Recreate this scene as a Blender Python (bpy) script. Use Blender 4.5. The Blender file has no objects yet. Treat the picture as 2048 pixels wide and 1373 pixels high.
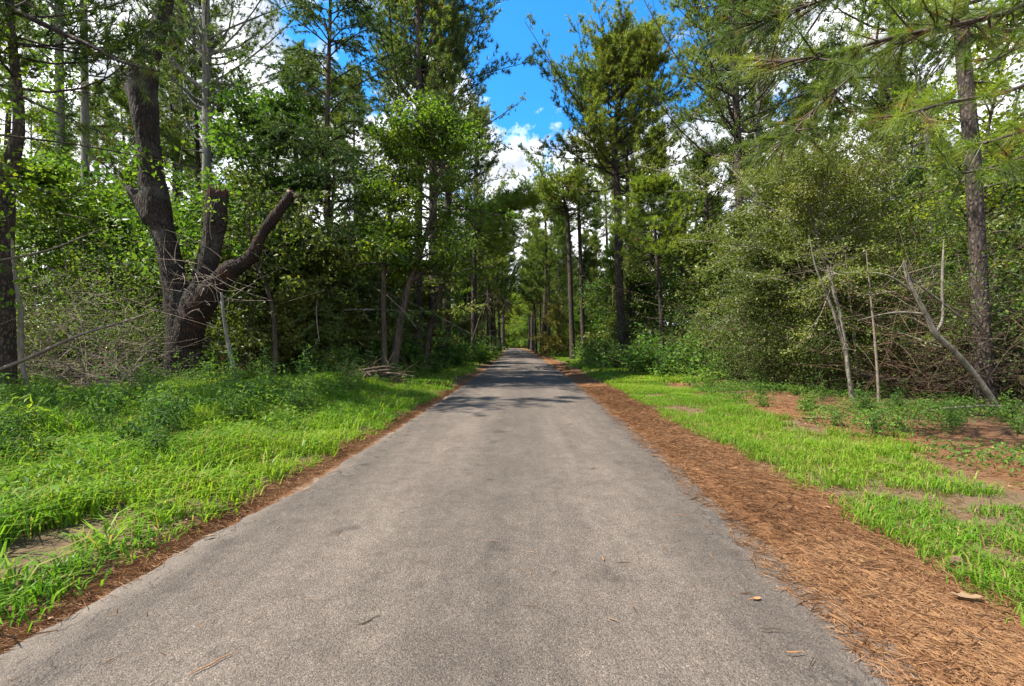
import bpy, math, numpy as np
from mathutils import Vector

SC = bpy.context.scene
COL = SC.collection
EYE = 1.5          # camera height, metres
F, CX, CY = 910.0, 1024.0, 686.5   # focal length and centre of the photograph in its own pixels

# ------------------------------------------------------------------ camera
cam_d = bpy.data.cameras.new('camera')
cam_d.sensor_width = 36.0
cam_d.lens = 36.0 * F / 2048.0
cam_d.clip_start = 0.05
cam_d.clip_end = 3000.0
cam = bpy.data.objects.new('camera', cam_d)
COL.objects.link(cam)
cam.location = (0, 0, EYE)
cam.rotation_euler = (math.radians(90), 0, 0)
SC.camera = cam

# ------------------------------------------------------------------ light and exposure
SUN_EL = math.radians(57)
SUN_AZ = math.radians(-99)         # clockwise from +Y : straight from the left
to_sun = Vector((math.sin(SUN_AZ) * math.cos(SUN_EL), math.cos(SUN_AZ) * math.cos(SUN_EL), math.sin(SUN_EL)))
sd = bpy.data.lights.new('sun', 'SUN')
sd.energy = 3.9
sd.angle = math.radians(0.53)
sd.color = (1.0, 0.94, 0.82)
sun = bpy.data.objects.new('sun', sd)
COL.objects.link(sun)
sun.location = to_sun * 60
sun.rotation_euler = to_sun.to_track_quat('Z', 'Y').to_euler()

SC.view_settings.view_transform = 'Standard'
SC.view_settings.look = 'None'
SC.view_settings.exposure = 2.05
SC.view_settings.gamma = 1.0
SC.view_settings.use_curve_mapping = False

wd = bpy.data.worlds.new('World')
SC.world = wd
wd.use_nodes = True
nt = wd.node_tree
nt.nodes.clear()


class NT:
    """tiny node-tree helper"""
    def __init__(s, tree): s.t = tree
    def n(s, kind, **kw):
        x = s.t.nodes.new(kind)
        for k, v in kw.items():
            if k == 'inp':
                for kk, vv in v.items():
                    if hasattr(vv, 'is_output'): s.t.links.new(vv, x.inputs[kk])
                    else: x.inputs[kk].default_value = vv
            else: setattr(x, k, v)
        return x
    def m(s, op, a, b=0.0, c=0.0, clamp=False):
        x = s.n('ShaderNodeMath', operation=op, use_clamp=clamp)
        for i, v in enumerate((a, b, c)):
            if hasattr(v, 'is_output'): s.t.links.new(v, x.inputs[i])
            else: x.inputs[i].default_value = v
        return x.outputs[0]
    def mix(s, f, a, b, mode='MIX'):
        x = s.n('ShaderNodeMix', data_type='RGBA', blend_type=mode)
        for i, v in ((0, f), (6, a), (7, b)):
            if hasattr(v, 'is_output'): s.t.links.new(v, x.inputs[i])
            else: x.inputs[i].default_value = v if i == 0 else (*v[:3], 1.0)
        return x.outputs[2]
    def noise(s, vec, scale, detail=4.0, rough=0.55, dist=0.0):
        x = s.n('ShaderNodeTexNoise', inp={'Scale': scale, 'Detail': detail, 'Roughness': rough, 'Distortion': dist})
        if vec is not None: s.t.links.new(vec, x.inputs['Vector'])
        return x.outputs['Fac']
    def ramp(s, fac, stops, interp='LINEAR'):
        x = s.n('ShaderNodeValToRGB')
        x.color_ramp.interpolation = interp
        el = x.color_ramp.elements
        while len(el) < len(stops): el.new(0.5)
        for e, (p, c) in zip(el, stops):
            e.position = p
            e.color = (*c, 1.0) if hasattr(c, '__len__') else (c, c, c, 1.0)
        if fac is not None: s.t.links.new(fac, x.inputs[0])
        return x.outputs[0]
    def scale(s, vec, v):
        x = s.n('ShaderNodeVectorMath', operation='MULTIPLY')
        s.t.links.new(vec, x.inputs[0]); x.inputs[1].default_value = v
        return x.outputs[0]
    def link(s, a, b): s.t.links.new(a, b)


W = NT(nt)
sky = W.n('ShaderNodeTexSky', sky_type='NISHITA', sun_disc=False, sun_elevation=SUN_EL, sun_rotation=SUN_AZ,
          altitude=100.0, air_density=1.0, dust_density=0.6, ozone_density=2.5)
tint = W.mix(1.0, sky.outputs[0], (0.10, 0.42, 0.64), 'MULTIPLY')
gen = W.n('ShaderNodeTexCoord').outputs['Generated']
sep = W.n('ShaderNodeSeparateXYZ', inp={0: gen})
big = W.noise(W.scale(gen, (1, 1, 1.5)), 4.2, 12.0, 0.60, 0.15)
side = W.m('ABSOLUTE', W.m('SUBTRACT', sep.outputs[0], 0.05))
bias = W.m('ADD', W.m('MULTIPLY', W.m('SUBTRACT', 0.475, sep.outputs[2]), 0.75), W.m('MULTIPLY', side, 0.36))
val = W.m('ADD', big, bias)
mask = W.ramp(val, [(0.535, 0.0), (0.60, 0.85), (0.70, 1.0)])
shade = W.noise(W.scale(gen, (1, 1, 1.6)), 9.0, 6.0, 0.6)
ccol = W.mix(W.ramp(shade, [(0.35, 0.0), (0.62, 1.0)]), (1.35, 1.43, 1.6), (4.4, 4.4, 4.4))
fin = W.mix(mask, tint, ccol)
bg = W.n('ShaderNodeBackground', inp={0: fin, 1: 0.15})
wo = W.n('ShaderNodeOutputWorld')
W.link(bg.outputs[0], wo.inputs[0])

cy = SC.cycles
cy.max_bounces = 8
cy.diffuse_bounces = 6
cy.glossy_bounces = 2
cy.transmission_bounces = 6
cy.transparent_max_bounces = 4
cy.caustics_reflective = False
cy.caustics_refractive = False

# ------------------------------------------------------------------ helpers: numbers
def wx(px, d): return (px - CX) / F * d
def wz(py, d): return EYE - (py - CY) / F * d


def P(px, py, d):
    """point that lies d metres ahead, seen at pixel px, py of the photograph"""
    return np.array((wx(px, d), d, wz(py, d)))


def nrm(a): return a / (np.linalg.norm(a, axis=-1, keepdims=True) + 1e-9)


def vnoise(x, y, scale, seed=0):
    """value noise, 0..1"""
    r = np.random.default_rng(seed)
    g = r.random((64, 64))
    u, v = np.asarray(x) * scale, np.asarray(y) * scale
    i, j = np.floor(u).astype(int), np.floor(v).astype(int)
    a, b = u - i, v - j
    a, b = a * a * (3 - 2 * a), b * b * (3 - 2 * b)
    i0, i1, j0, j1 = i % 64, (i + 1) % 64, j % 64, (j + 1) % 64
    return (g[i0, j0] * (1 - a) + g[i1, j0] * a) * (1 - b) + (g[i0, j1] * (1 - a) + g[i1, j1] * a) * b


_cy = np.arange(-60, 700, 0.5)
_cx = np.interp(_cy, [-60, -8, 2, 6.5, 15, 23, 45, 80, 112, 119, 135, 150, 170, 200, 700],
                [-3.5, -0.95, -0.31, 0.0, 0.33, 0.5, 0.85, 0.8, 0.6, 0.4, -4, -14, -35, -75, -75])
_k = np.hanning(9); _k /= _k.sum()
_cx = np.convolve(np.pad(_cx, 4, mode='edge'), _k, 'valid')
HALF = 2.02


def road_c(y): return np.interp(y, _cy, _cx)


def gh(x, y):
    """height of the ground"""
    x, y = np.asarray(x, float), np.asarray(y, float)
    s = x - road_c(y)
    a = np.maximum(np.abs(s) - 2.1, 0)
    z = 0.30 * (1 - np.exp(-a / 6.0))
    z = z + np.minimum(a / 2.0, 1) * 0.10 * (vnoise(x, y, 0.35, 3) - 0.5) + np.minimum(a / 0.5, 1) * 0.04 * (vnoise(x, y, 1.7, 4) - 0.5)
    z = z + np.minimum(np.maximum(a - 10, 0) / 30, 1) * 0.8 * (vnoise(x, y, 0.05, 5) - 0.4)
    return np.where(np.abs(s) < 2.0 + 0.14 * np.exp(-(y / 5.0) ** 2), -0.035, z - 0.03 * np.exp(-a / 0.25) * (np.abs(s) < 2.4))


# ------------------------------------------------------------------ helpers: meshes and objects
class MB:
    def __init__(s): s.V, s.T, s.Q, s.A, s.n = [], [], [], [], 0
    def add(s, V, T=None, Q=None, tint=0.5):
        V = np.asarray(V, float).reshape(-1, 3)
        if len(V) == 0: return s
        s.V.append(V)
        if T is not None and Q is None and np.asarray(T).shape[-1] == 4: T, Q = None, T
        if T is not None and len(T): s.T.append(np.asarray(T).reshape(-1, 3) + s.n)
        if Q is not None and len(Q): s.Q.append(np.asarray(Q).reshape(-1, 4) + s.n)
        s.A.append(np.broadcast_to(np.asarray(tint, float), (len(V),)))
        s.n += len(V)
        return s
    def mesh(s, name, mat, smooth=True, extra=None):
        me = bpy.data.meshes.new(name)
        V = np.concatenate(s.V)
        T = np.concatenate(s.T) if s.T else np.zeros((0, 3), int)
        Q = np.concatenate(s.Q) if s.Q else np.zeros((0, 4), int)
        me.vertices.add(len(V)); me.vertices.foreach_set('co', V.astype(np.float32).ravel())
        lo = np.concatenate([T.ravel(), Q.ravel()]).astype(np.int32)
        me.loops.add(len(lo)); me.loops.foreach_set('vertex_index', lo)
        me.polygons.add(len(T) + len(Q))
        st = np.concatenate([np.arange(len(T)) * 3, len(T) * 3 + np.arange(len(Q)) * 4]).astype(np.int32)
        me.polygons.foreach_set('loop_start', st)
        me.polygons.foreach_set('use_smooth', np.full(len(st), smooth, dtype=bool))
        at = me.attributes.new('tint', 'FLOAT', 'POINT')
        at.data.foreach_set('value', np.concatenate(s.A).astype(np.float32))
        for k, v in (extra or {}).items():
            at = me.attributes.new(k, 'FLOAT', 'POINT'); at.data.foreach_set('value', np.asarray(v, np.float32))
        me.materials.append(mat)
        me.update(calc_edges=True)
        return me


def tubes(paths, radii, k=5, lump=0.0, rng=None, cap=False):
    """paths (M,N,3), radii (M,N) -> one V, Q"""
    paths = np.asarray(paths, float)
    if paths.ndim == 2: paths = paths[None]
    radii = np.broadcast_to(np.asarray(radii, float), paths.shape[:2])
    M, N, _ = paths.shape
    t = nrm(np.gradient(paths, axis=1))
    mean = nrm(paths[:, -1] - paths[:, 0])
    ref = np.where((np.abs(mean[:, 2:3]) < 0.8), np.array([[0, 0, 1.0]]), np.array([[1.0, 0, 0]]))[:, None]
    u = nrm(np.cross(t, ref)); v = np.cross(t, u)
    a = np.arange(k) * 2 * np.pi / k
    r = radii[:, :, None]
    if lump: r = r * (1 + lump * rng.normal(size=(M, N, k)))
    else: r = np.broadcast_to(r, (M, N, k))
    V = paths[:, :, None] + r[..., None] * (np.cos(a)[None, None, :, None] * u[:, :, None] + np.sin(a)[None, None, :, None] * v[:, :, None])
    idx = np.arange(M * N * k).reshape(M, N, k)
    A, B = idx[:, :-1], idx[:, 1:]
    Q = np.stack([A, np.roll(A, -1, 2), np.roll(B, -1, 2), B], -1).reshape(-1, 4)
    return V.reshape(-1, 3), Q


def arcs(start, d, L, n, bend):
    """curved paths: start (M,3), unit d (M,3), lengths (M,), bend (M,3)"""
    t = np.linspace(0, 1, n)[None, :, None]
    L = np.asarray(L)[:, None, None]
    return start[:, None] + d[:, None] * L * t + bend[:, None] * L * t ** 2


def along(paths, i, t):
    """points on paths i at t 0..1"""
    n = paths.shape[1] - 1
    f = np.clip(t, 0, 0.9999) * n
    j = f.astype(int); f = (f - j)[:, None]
    return paths[i, j] * (1 - f) + paths[i, j + 1] * f


def tans(paths, i, t):
    n = paths.shape[1] - 1
    j = np.minimum((t * n).astype(int), n - 1)
    return nrm(paths[i, j + 1] - paths[i, j])


def smooth_path(pts, n):
    """Catmull-Rom through pts (K,C), n samples"""
    p = np.asarray(pts, float)
    K = len(p)
    e = np.concatenate([[2 * p[0] - p[1]], p, [2 * p[-1] - p[-2]]])
    f = np.linspace(0, K - 1 - 1e-6, n)
    i = f.astype(int); t = (f - i)[:, None]
    a, b, c, d = e[i], e[i + 1], e[i + 2], e[i + 3]
    return 0.5 * (2 * b + (c - a) * t + (2 * a - 5 * b + 4 * c - d) * t * t + (3 * b - a - 3 * c + d) * t ** 3)


def leaves(Pn, size, rng, aspect=0.6, up=0.7, fold=0.12):
    """diamond leaves, two triangles each"""
    n = len(Pn)
    nn = nrm(rng.normal(size=(n, 3)) + np.array([0, 0, up]) * 1.4)
    a = rng.normal(size=(n, 3)); a = nrm(a - (a * nn).sum(1, keepdims=True) * nn)
    b = np.cross(nn, a)
    L = (size * rng.uniform(0.65, 1.3, n))[:, None]
    w = L * aspect * 0.5
    q = Pn + a * L * 0.45 + nn * L * fold
    V = np.stack([Pn, q + b * w, Pn + a * L, q - b * w], 1).reshape(-1, 3)
    o = np.arange(n)[:, None] * 4
    T = np.concatenate([o + [0, 1, 2], o + [0, 2, 3]])
    return V, T


def needles(Pn, D, n, ln, w, rng, spread=0.8, jit=0.05):
    """n thin tapering needles per tuft at Pn fanning round D"""
    m = len(Pn)
    d = nrm(D[:, None] * 1.0 + rng.normal(size=(m, n, 3)) * spread)
    base = Pn[:, None] + D[:, None] * rng.uniform(-jit * 2, jit, (m, n, 1)) + rng.normal(size=(m, n, 3)) * 0.008
    L = ln * rng.uniform(0.7, 1.15, (m, n, 1))
    side = nrm(np.cross(d, rng.normal(size=(m, n, 3)))) * w
    tip = base + d * L - np.array([0, 0, 1.0]) * L * 0.10
    V = np.stack([base + side * 0.5, tip, base - side * 0.5], 2).reshape(-1, 3)
    return V, np.arange(m * n * 3).reshape(-1, 3)


def rep(a, k): return np.repeat(a, k)


def link(name, data, parent=None):
    o = bpy.data.objects.new(name, data)
    COL.objects.link(o)
    if parent is not None: o.parent = parent
    return o


def thing(name, label, cat, loc=(0, 0, 0), rz=0.0, scale=1.0, group=None, kind=None):
    o = link(name, None)
    o.empty_display_size = 0.2
    o.location = [float(c) for c in loc]
    o.rotation_euler = (0, 0, rz)
    o.scale = (scale,) * 3 if not hasattr(scale, '__len__') else scale
    tag(o, label, cat, group, kind)
    return o


def tag(o, label=None, cat=None, group=None, kind=None):
    if label: o['label'] = label
    if cat: o['category'] = cat
    if group: o['group'] = group
    if kind: o['kind'] = kind
    return o


def tree_of(parts, name, label, cat, loc, rz=0.0, scale=1.0, group=None):
    """a thing from a list of (part name, mesh); parts share mesh data between copies"""
    t = thing(name, label, cat, loc, rz, scale, group)
    for pn, me in parts: link(pn, me, t)
    return t


# ------------------------------------------------------------------ materials
def new_mat(name):
    m = bpy.data.materials.new(name)
    m.use_nodes = True
    m.node_tree.nodes.clear()
    return m, NT(m.node_tree)


def finish(N, shader):
    o = N.n('ShaderNodeOutputMaterial')
    N.link(shader, o.inputs[0])


def leaf_mat(name, lo, mid, hi, trans=0.45, rough=0.5, spec=0.25, dead=None):
    """albedo from the per-leaf 'tint' and a per-plant random value"""
    m, N = new_mat(name)
    a = N.n('ShaderNodeAttribute', attribute_name='tint').outputs['Fac']
    r = N.n('ShaderNodeObjectInfo').outputs['Random']
    f = N.m('MINIMUM', N.m('ADD', a, N.m('MULTIPLY', N.m('SUBTRACT', r, 0.5), 0.46)), 0.88)
    f = N.m('MAXIMUM', f, N.m('GREATER_THAN', a, 0.96))
    st = [(0.0, lo), (0.5, mid), (0.88, hi)]
    if dead: st.append((0.985, dead))
    c = N.ramp(f, st)
    p = N.n('ShaderNodeBsdfPrincipled', inp={'Base Color': c, 'Roughness': rough})
    p.inputs['Specular IOR Level'].default_value = spec
    tc = N.mix(1.0, c, (1.25, 1.30, 0.55), 'MULTIPLY')
    tr = N.n('ShaderNodeBsdfTranslucent', inp={'Color': tc})
    ms = N.n('ShaderNodeMixShader', inp={0: trans})
    N.link(p.outputs[0], ms.inputs[1]); N.link(tr.outputs[0], ms.inputs[2])
    finish(N, ms.outputs[0])
    return m


def bark_mat(name, dark, light, sx=9.0, sz=2.2, plates=True, bump=0.6, moss=None, upper=None):
    m, N = new_mat(name)
    co = N.n('ShaderNodeTexCoord').outputs['Object']
    wob = N.noise(co, 3.0, 3.0)
    v = N.scale(co, (sx, sx, sz))
    off = N.n('ShaderNodeVectorMath', operation='ADD')
    N.link(v, off.inputs[0]); N.link(N.scale(N.n('ShaderNodeTexNoise', inp={'Vector': co, 'Scale': 4.0}).outputs['Color'], (1.6, 1.6, 1.6)), off.inputs[1])
    if plates:
        vo = N.n('ShaderNodeTexVoronoi', feature='DISTANCE_TO_EDGE', inp={'Vector': off.outputs[0], 'Scale': 1.0})
        h = N.ramp(vo.outputs['Distance'], [(0.07, 0.0), (0.42, 1.0)])
    else:
        h = N.ramp(N.noise(off.outputs[0], 1.0, 5.0, 0.65), [(0.36, 0.0), (0.62, 1.0)])
    fine = N.noise(N.scale(co, (40, 40, 14)), 1.0, 5.0, 0.7)
    f = N.m('MULTIPLY', h, N.m('ADD', 0.35, fine))
    c = N.mix(f, dark, light)
    c = N.mix(N.ramp(wob, [(0.35, 0.0), (0.75, 0.6)]), c, [x * 0.6 for x in light])
    if upper:      # weathered bare below, dark bark left on above
        zz = N.m('ADD', N.n('ShaderNodeSeparateXYZ', inp={0: co}).outputs[2], N.m('MULTIPLY', N.noise(co, 2.5, 4.0), 2.0))
        c = N.mix(N.ramp(N.m('DIVIDE', zz, 10.0), [(0.50, 0.0), (0.62, 1.0)]), c, N.mix(f, (0.02, 0.016, 0.013), upper))
    if moss:
        c = N.mix(N.ramp(N.noise(co, 1.3, 6.0, 0.7), [(0.52, 0.0), (0.68, 0.75)]), c, moss)
    p = N.n('ShaderNodeBsdfPrincipled', inp={'Base Color': c, 'Roughness': 0.9})
    p.inputs['Specular IOR Level'].default_value = 0.15
    b = N.n('ShaderNodeBump', inp={'Strength': bump, 'Distance': 0.04, 'Height': f})
    N.link(b.outputs[0], p.inputs['Normal'])
    finish(N, p.outputs[0])
    return m


def plain_mat(name, c1, c2, scale=8.0, rough=0.85, stretch=(1, 1, 1)):
    m, N = new_mat(name)
    co = N.scale(N.n('ShaderNodeTexCoord').outputs['Object'], stretch)
    f = N.ramp(N.noise(co, scale, 6.0, 0.65), [(0.3, 0.0), (0.7, 1.0)])
    a = N.n('ShaderNodeAttribute', attribute_name='tint').outputs['Fac']
    c = N.mix(N.m('ADD', N.m('MULTIPLY', f, 0.6), N.m('SUBTRACT', a, 0.3), clamp=True), c1, c2)
    p = N.n('ShaderNodeBsdfPrincipled', inp={'Base Color': c, 'Roughness': rough})
    p.inputs['Specular IOR Level'].default_value = 0.2
    b = N.n('ShaderNodeBump', inp={'Strength': 0.4, 'Distance': 0.01, 'Height': f})
    N.link(b.outputs[0], p.inputs['Normal'])
    finish(N, p.outputs[0])
    return m


M = {}
M['pine_needle'] = leaf_mat('pine_needle', (0.034, 0.060, 0.014), (0.092, 0.136, 0.028), (0.185, 0.210, 0.034), 0.50, 0.45, 0.3, (0.16, 0.10, 0.03))
M['pine_bright'] = leaf_mat('pine_bright', (0.045, 0.080, 0.016), (0.110, 0.165, 0.024), (0.22, 0.27, 0.03), 0.50, 0.45, 0.3, (0.2, 0.12, 0.03))
M['cedar'] = leaf_mat('cedar_spray', (0.018, 0.042, 0.012), (0.046, 0.088, 0.022), (0.090, 0.135, 0.030), 0.36, 0.55, 0.2)
M['maple'] = leaf_mat('maple_leaf', (0.040, 0.085, 0.010), (0.105, 0.175, 0.016), (0.22, 0.25, 0.02), 0.52, 0.45, 0.3)
M['oak'] = leaf_mat('oak_leaf', (0.034, 0.078, 0.012), (0.085, 0.155, 0.022), (0.175, 0.235, 0.030), 0.54, 0.45, 0.3)
M['olive'] = leaf_mat('yaupon_leaf', (0.046, 0.066, 0.014), (0.118, 0.146, 0.030), (0.20, 0.215, 0.042), 0.40, 0.45, 0.3)
M['shrub'] = leaf_mat('shrub_leaf', (0.022, 0.060, 0.012), (0.060, 0.130, 0.024), (0.13, 0.205, 0.03), 0.42, 0.55, 0.12)
M['dull'] = leaf_mat('thicket_leaf', (0.030, 0.062, 0.014), (0.078, 0.130, 0.028), (0.150, 0.200, 0.040), 0.45, 0.5, 0.25, (0.13, 0.07, 0.03))
M['gold'] = leaf_mat('golden_leaf', (0.06, 0.07, 0.015), (0.15, 0.14, 0.03), (0.24, 0.20, 0.04), 0.45, 0.5, 0.25)
M['grass'] = leaf_mat('grass_blade', (0.034, 0.100, 0.008), (0.095, 0.210, 0.014), (0.215, 0.295, 0.024), 0.47, 0.45, 0.25, (0.28, 0.22, 0.08))
M['straw'] = leaf_mat('pine_straw', (0.070, 0.033, 0.015), (0.180, 0.084, 0.036), (0.31, 0.175, 0.088), 0.05, 0.6, 0.3)
M['bark_pine'] = bark_mat('pine_bark', (0.020, 0.016, 0.014), (0.135, 0.106, 0.088), 15.0, 6.0)
M['bark_grey'] = bark_mat('grey_bark', (0.07, 0.065, 0.058), (0.23, 0.215, 0.19), 7.0, 1.6, False, 0.3, (0.08, 0.11, 0.05))
M['bark_old'] = bark_mat('furrowed_bark', (0.010, 0.008, 0.007), (0.088, 0.070, 0.056), 19.0, 3.4, True, 1.0, (0.085, 0.082, 0.072))
M['bark_red'] = bark_mat('bare_red_wood', (0.016, 0.009, 0.008), (0.105, 0.046, 0.030), 14.0, 2.0, False, 0.9)
M['bark_brown'] = bark_mat('brown_bark', (0.025, 0.020, 0.015), (0.115, 0.090, 0.068), 10.0, 2.0, False, 0.6)
M['bark_pale'] = bark_mat('pale_bark', (0.075, 0.065, 0.05), (0.25, 0.225, 0.18), 12.0, 4.0, False, 0.4, (0.11, 0.125, 0.075))
M['bark_cedar'] = bark_mat('cedar_bark', (0.10, 0.085, 0.07), (0.30, 0.27, 0.23), 16.0, 1.6, False, 0.5, None, (0.075, 0.055, 0.042))
M['twig'] = plain_mat('dry_twig', (0.06, 0.047, 0.036), (0.24, 0.195, 0.15), 6.0)
M['twig_dark'] = plain_mat('brown_twig', (0.030, 0.022, 0.015), (0.105, 0.075, 0.050), 6.0)
M['bark_torn'] = bark_mat('torn_bark', (0.012, 0.008, 0.007), (0.062, 0.044, 0.034), 17.0, 4.0, True, 1.0, (0.095, 0.035, 0.022))
M['weed_stalk'] = plain_mat('weed_stalk', (0.04, 0.07, 0.02), (0.09, 0.13, 0.04), 10.0)
M['twig_red'] = plain_mat('red_brown_twig', (0.05, 0.030, 0.020), (0.17, 0.105, 0.07), 6.0)
M['cut'] = plain_mat('cut_wood', (0.16, 0.10, 0.06), (0.38, 0.30, 0.22), 20.0)
M['rust'] = plain_mat('rusty_iron', (0.12, 0.03, 0.015), (0.30, 0.085, 0.04), 30.0)
M['cone'] = plain_mat('pine_cone', (0.05, 0.028, 0.02), (0.15, 0.09, 0.06), 30.0)
M['dead_leaf'] = plain_mat('dead_leaf', (0.12, 0.075, 0.04), (0.22, 0.15, 0.09), 20.0)
M['brown_leaf'] = plain_mat('brown_leaf', (0.20, 0.09, 0.04), (0.36, 0.18, 0.08), 20.0)

# ------------------------------------------------------------------ plant builders: lists of (part name, mesh)
UPV = np.array([0, 0, 1.0])


def horiz(az): return np.stack([np.cos(az), np.sin(az), np.zeros_like(az)], -1)


def trunk_path(rng, H, lean=(0, 0), wob=0.15, n=14):
    t = np.linspace(0, 1, n)
    ph = rng.uniform(0, 6.28, 2)
    x = lean[0] * t ** 1.3 + wob * np.sin(t * 7 + ph[0]) * t
    y = lean[1] * t ** 1.3 + wob * np.sin(t * 6 + ph[1]) * t
    return np.stack([x - x[0], y - y[0], H * t - 0.15], -1)


def trunk_rad(r0, n=14, flare=0.35, top=0.10):
    t = np.linspace(0, 1, n)
    return r0 * ((1 - t) ** 0.75 * (1 - top) + top) * (1 + flare * np.exp(-t * 22))


def pine(seed, H=20, cb=0.5, r0=0.24, spread=3.6, nb=44, nsub=8, ntf=5, nl=15, nlen=0.24, w=0.026, lean=(0, 0), wob=0.15,
         path=None, rad=None, needle='pine_needle', bark='bark_pine', elev0=-6, elev1=58, tone=0.42, stubs=10, k=9, keep=None, droop=0.0, top=0.45, pw=0.95):
    r = np.random.default_rng(seed)
    if path is None: path = trunk_path(r, H, lean, wob); rad = trunk_rad(r0)
    H = path[-1, 2]
    tb = MB(); tb.add(*tubes(path, rad, k, 0.02, r))
    tt = np.sort(cb + (1 - cb) * r.random(nb) ** pw)
    az = np.arange(nb) * 2.399 + r.normal(size=nb) * 0.5
    if keep is not None:
        ok = keep(az, tt); tt, az = tt[ok], az[ok]; nb = len(tt)
    u = (tt - cb) / (1 - cb)
    L = spread * (1 - u * (1 - top * 0.6)) * r.uniform(0.6, 1.03, nb) * (0.75 + 0.6 * np.minimum(u * 3, 0.42))
    el = np.radians(elev0 + (elev1 - elev0) * u + r.normal(size=nb) * 9)
    st = along(path[None], np.zeros(nb, int), tt)
    d = horiz(az) * np.cos(el)[:, None] + UPV * np.sin(el)[:, None]
    bend = UPV * (L * (0.20 - droop) * (1 - u))[:, None] + r.normal(size=(nb, 3)) * 0.10 * L[:, None]
    br = arcs(st, d, L, 6, bend)
    br0 = np.interp(tt, np.linspace(0, 1, len(rad)), rad) * 0.26 + 0.010
    tr = np.linspace(1, 0.22, 6)[None]
    tb.add(*tubes(br, br0[:, None] * tr, 5))
    if stubs:
        ts = r.uniform(cb * 0.35, cb, stubs); a2 = r.uniform(0, 6.28, stubs)
        s2 = along(path[None], np.zeros(stubs, int), ts)
        tb.add(*tubes(arcs(s2, horiz(a2), r.uniform(0.3, 1.6, stubs), 4, r.normal(size=(stubs, 3)) * 0.25), np.linspace(0.03, 0.008, 4)[None], 4))
    # side twigs
    i = rep(np.arange(nb), nsub)
    ts = np.tile((np.arange(nsub) + 0.5) / nsub, nb) * 0.75 + 0.25 + r.normal(size=len(i)) * 0.03
    ts = np.clip(ts, 0.15, 0.99)
    s2 = along(br, i, ts); t2 = tans(br, i, ts)
    sgn = np.where(np.arange(len(i)) % 2, 1, -1)
    sidev = nrm(np.cross(t2, UPV)) * sgn[:, None]
    d2 = nrm(t2 * 0.8 + sidev * r.uniform(0.4, 1.0, (len(i), 1)) + UPV * r.normal(0.15, 0.25, (len(i), 1)))
    L2 = L[i] * 0.42 * (1.25 - ts) * r.uniform(0.6, 1.2, len(i)) + 0.25
    tw = arcs(s2, d2, L2, 3, UPV * (L2 * (0.22 - droop))[:, None])
    tb.add(*tubes(tw, np.linspace(0.013, 0.005, 3)[None], 3))
    j = rep(np.arange(len(i)), ntf)
    tq = np.clip(np.tile(np.linspace(0.25, 1, ntf), len(i)) + r.normal(size=len(j)) * 0.06, 0.1, 0.999)
    pt = along(tw, j, tq) + r.normal(size=(len(j), 3)) * 0.09
    D = nrm(tans(tw, j, tq) * 0.8 + UPV * 0.45 + r.normal(size=(len(j), 3)) * 0.35)
    V, T = needles(pt, D, nl, nlen, w, r, 0.62)
    ti = tone + 0.12 * r.normal(size=nb)[i][j] + 0.13 * r.normal(size=len(j)) + 0.10 * (tq - 0.6)
    dead = r.random(len(j)) < 0.012
    ti = np.where(dead, 1.0, np.clip(ti, 0, 0.86))
    cb_ = MB().add(V, T, tint=rep(ti, nl * 3))
    return [('trunk', tb.mesh('pine_trunk', M[bark])), ('crown', cb_.mesh('pine_crown', M[needle], False))]


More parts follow.
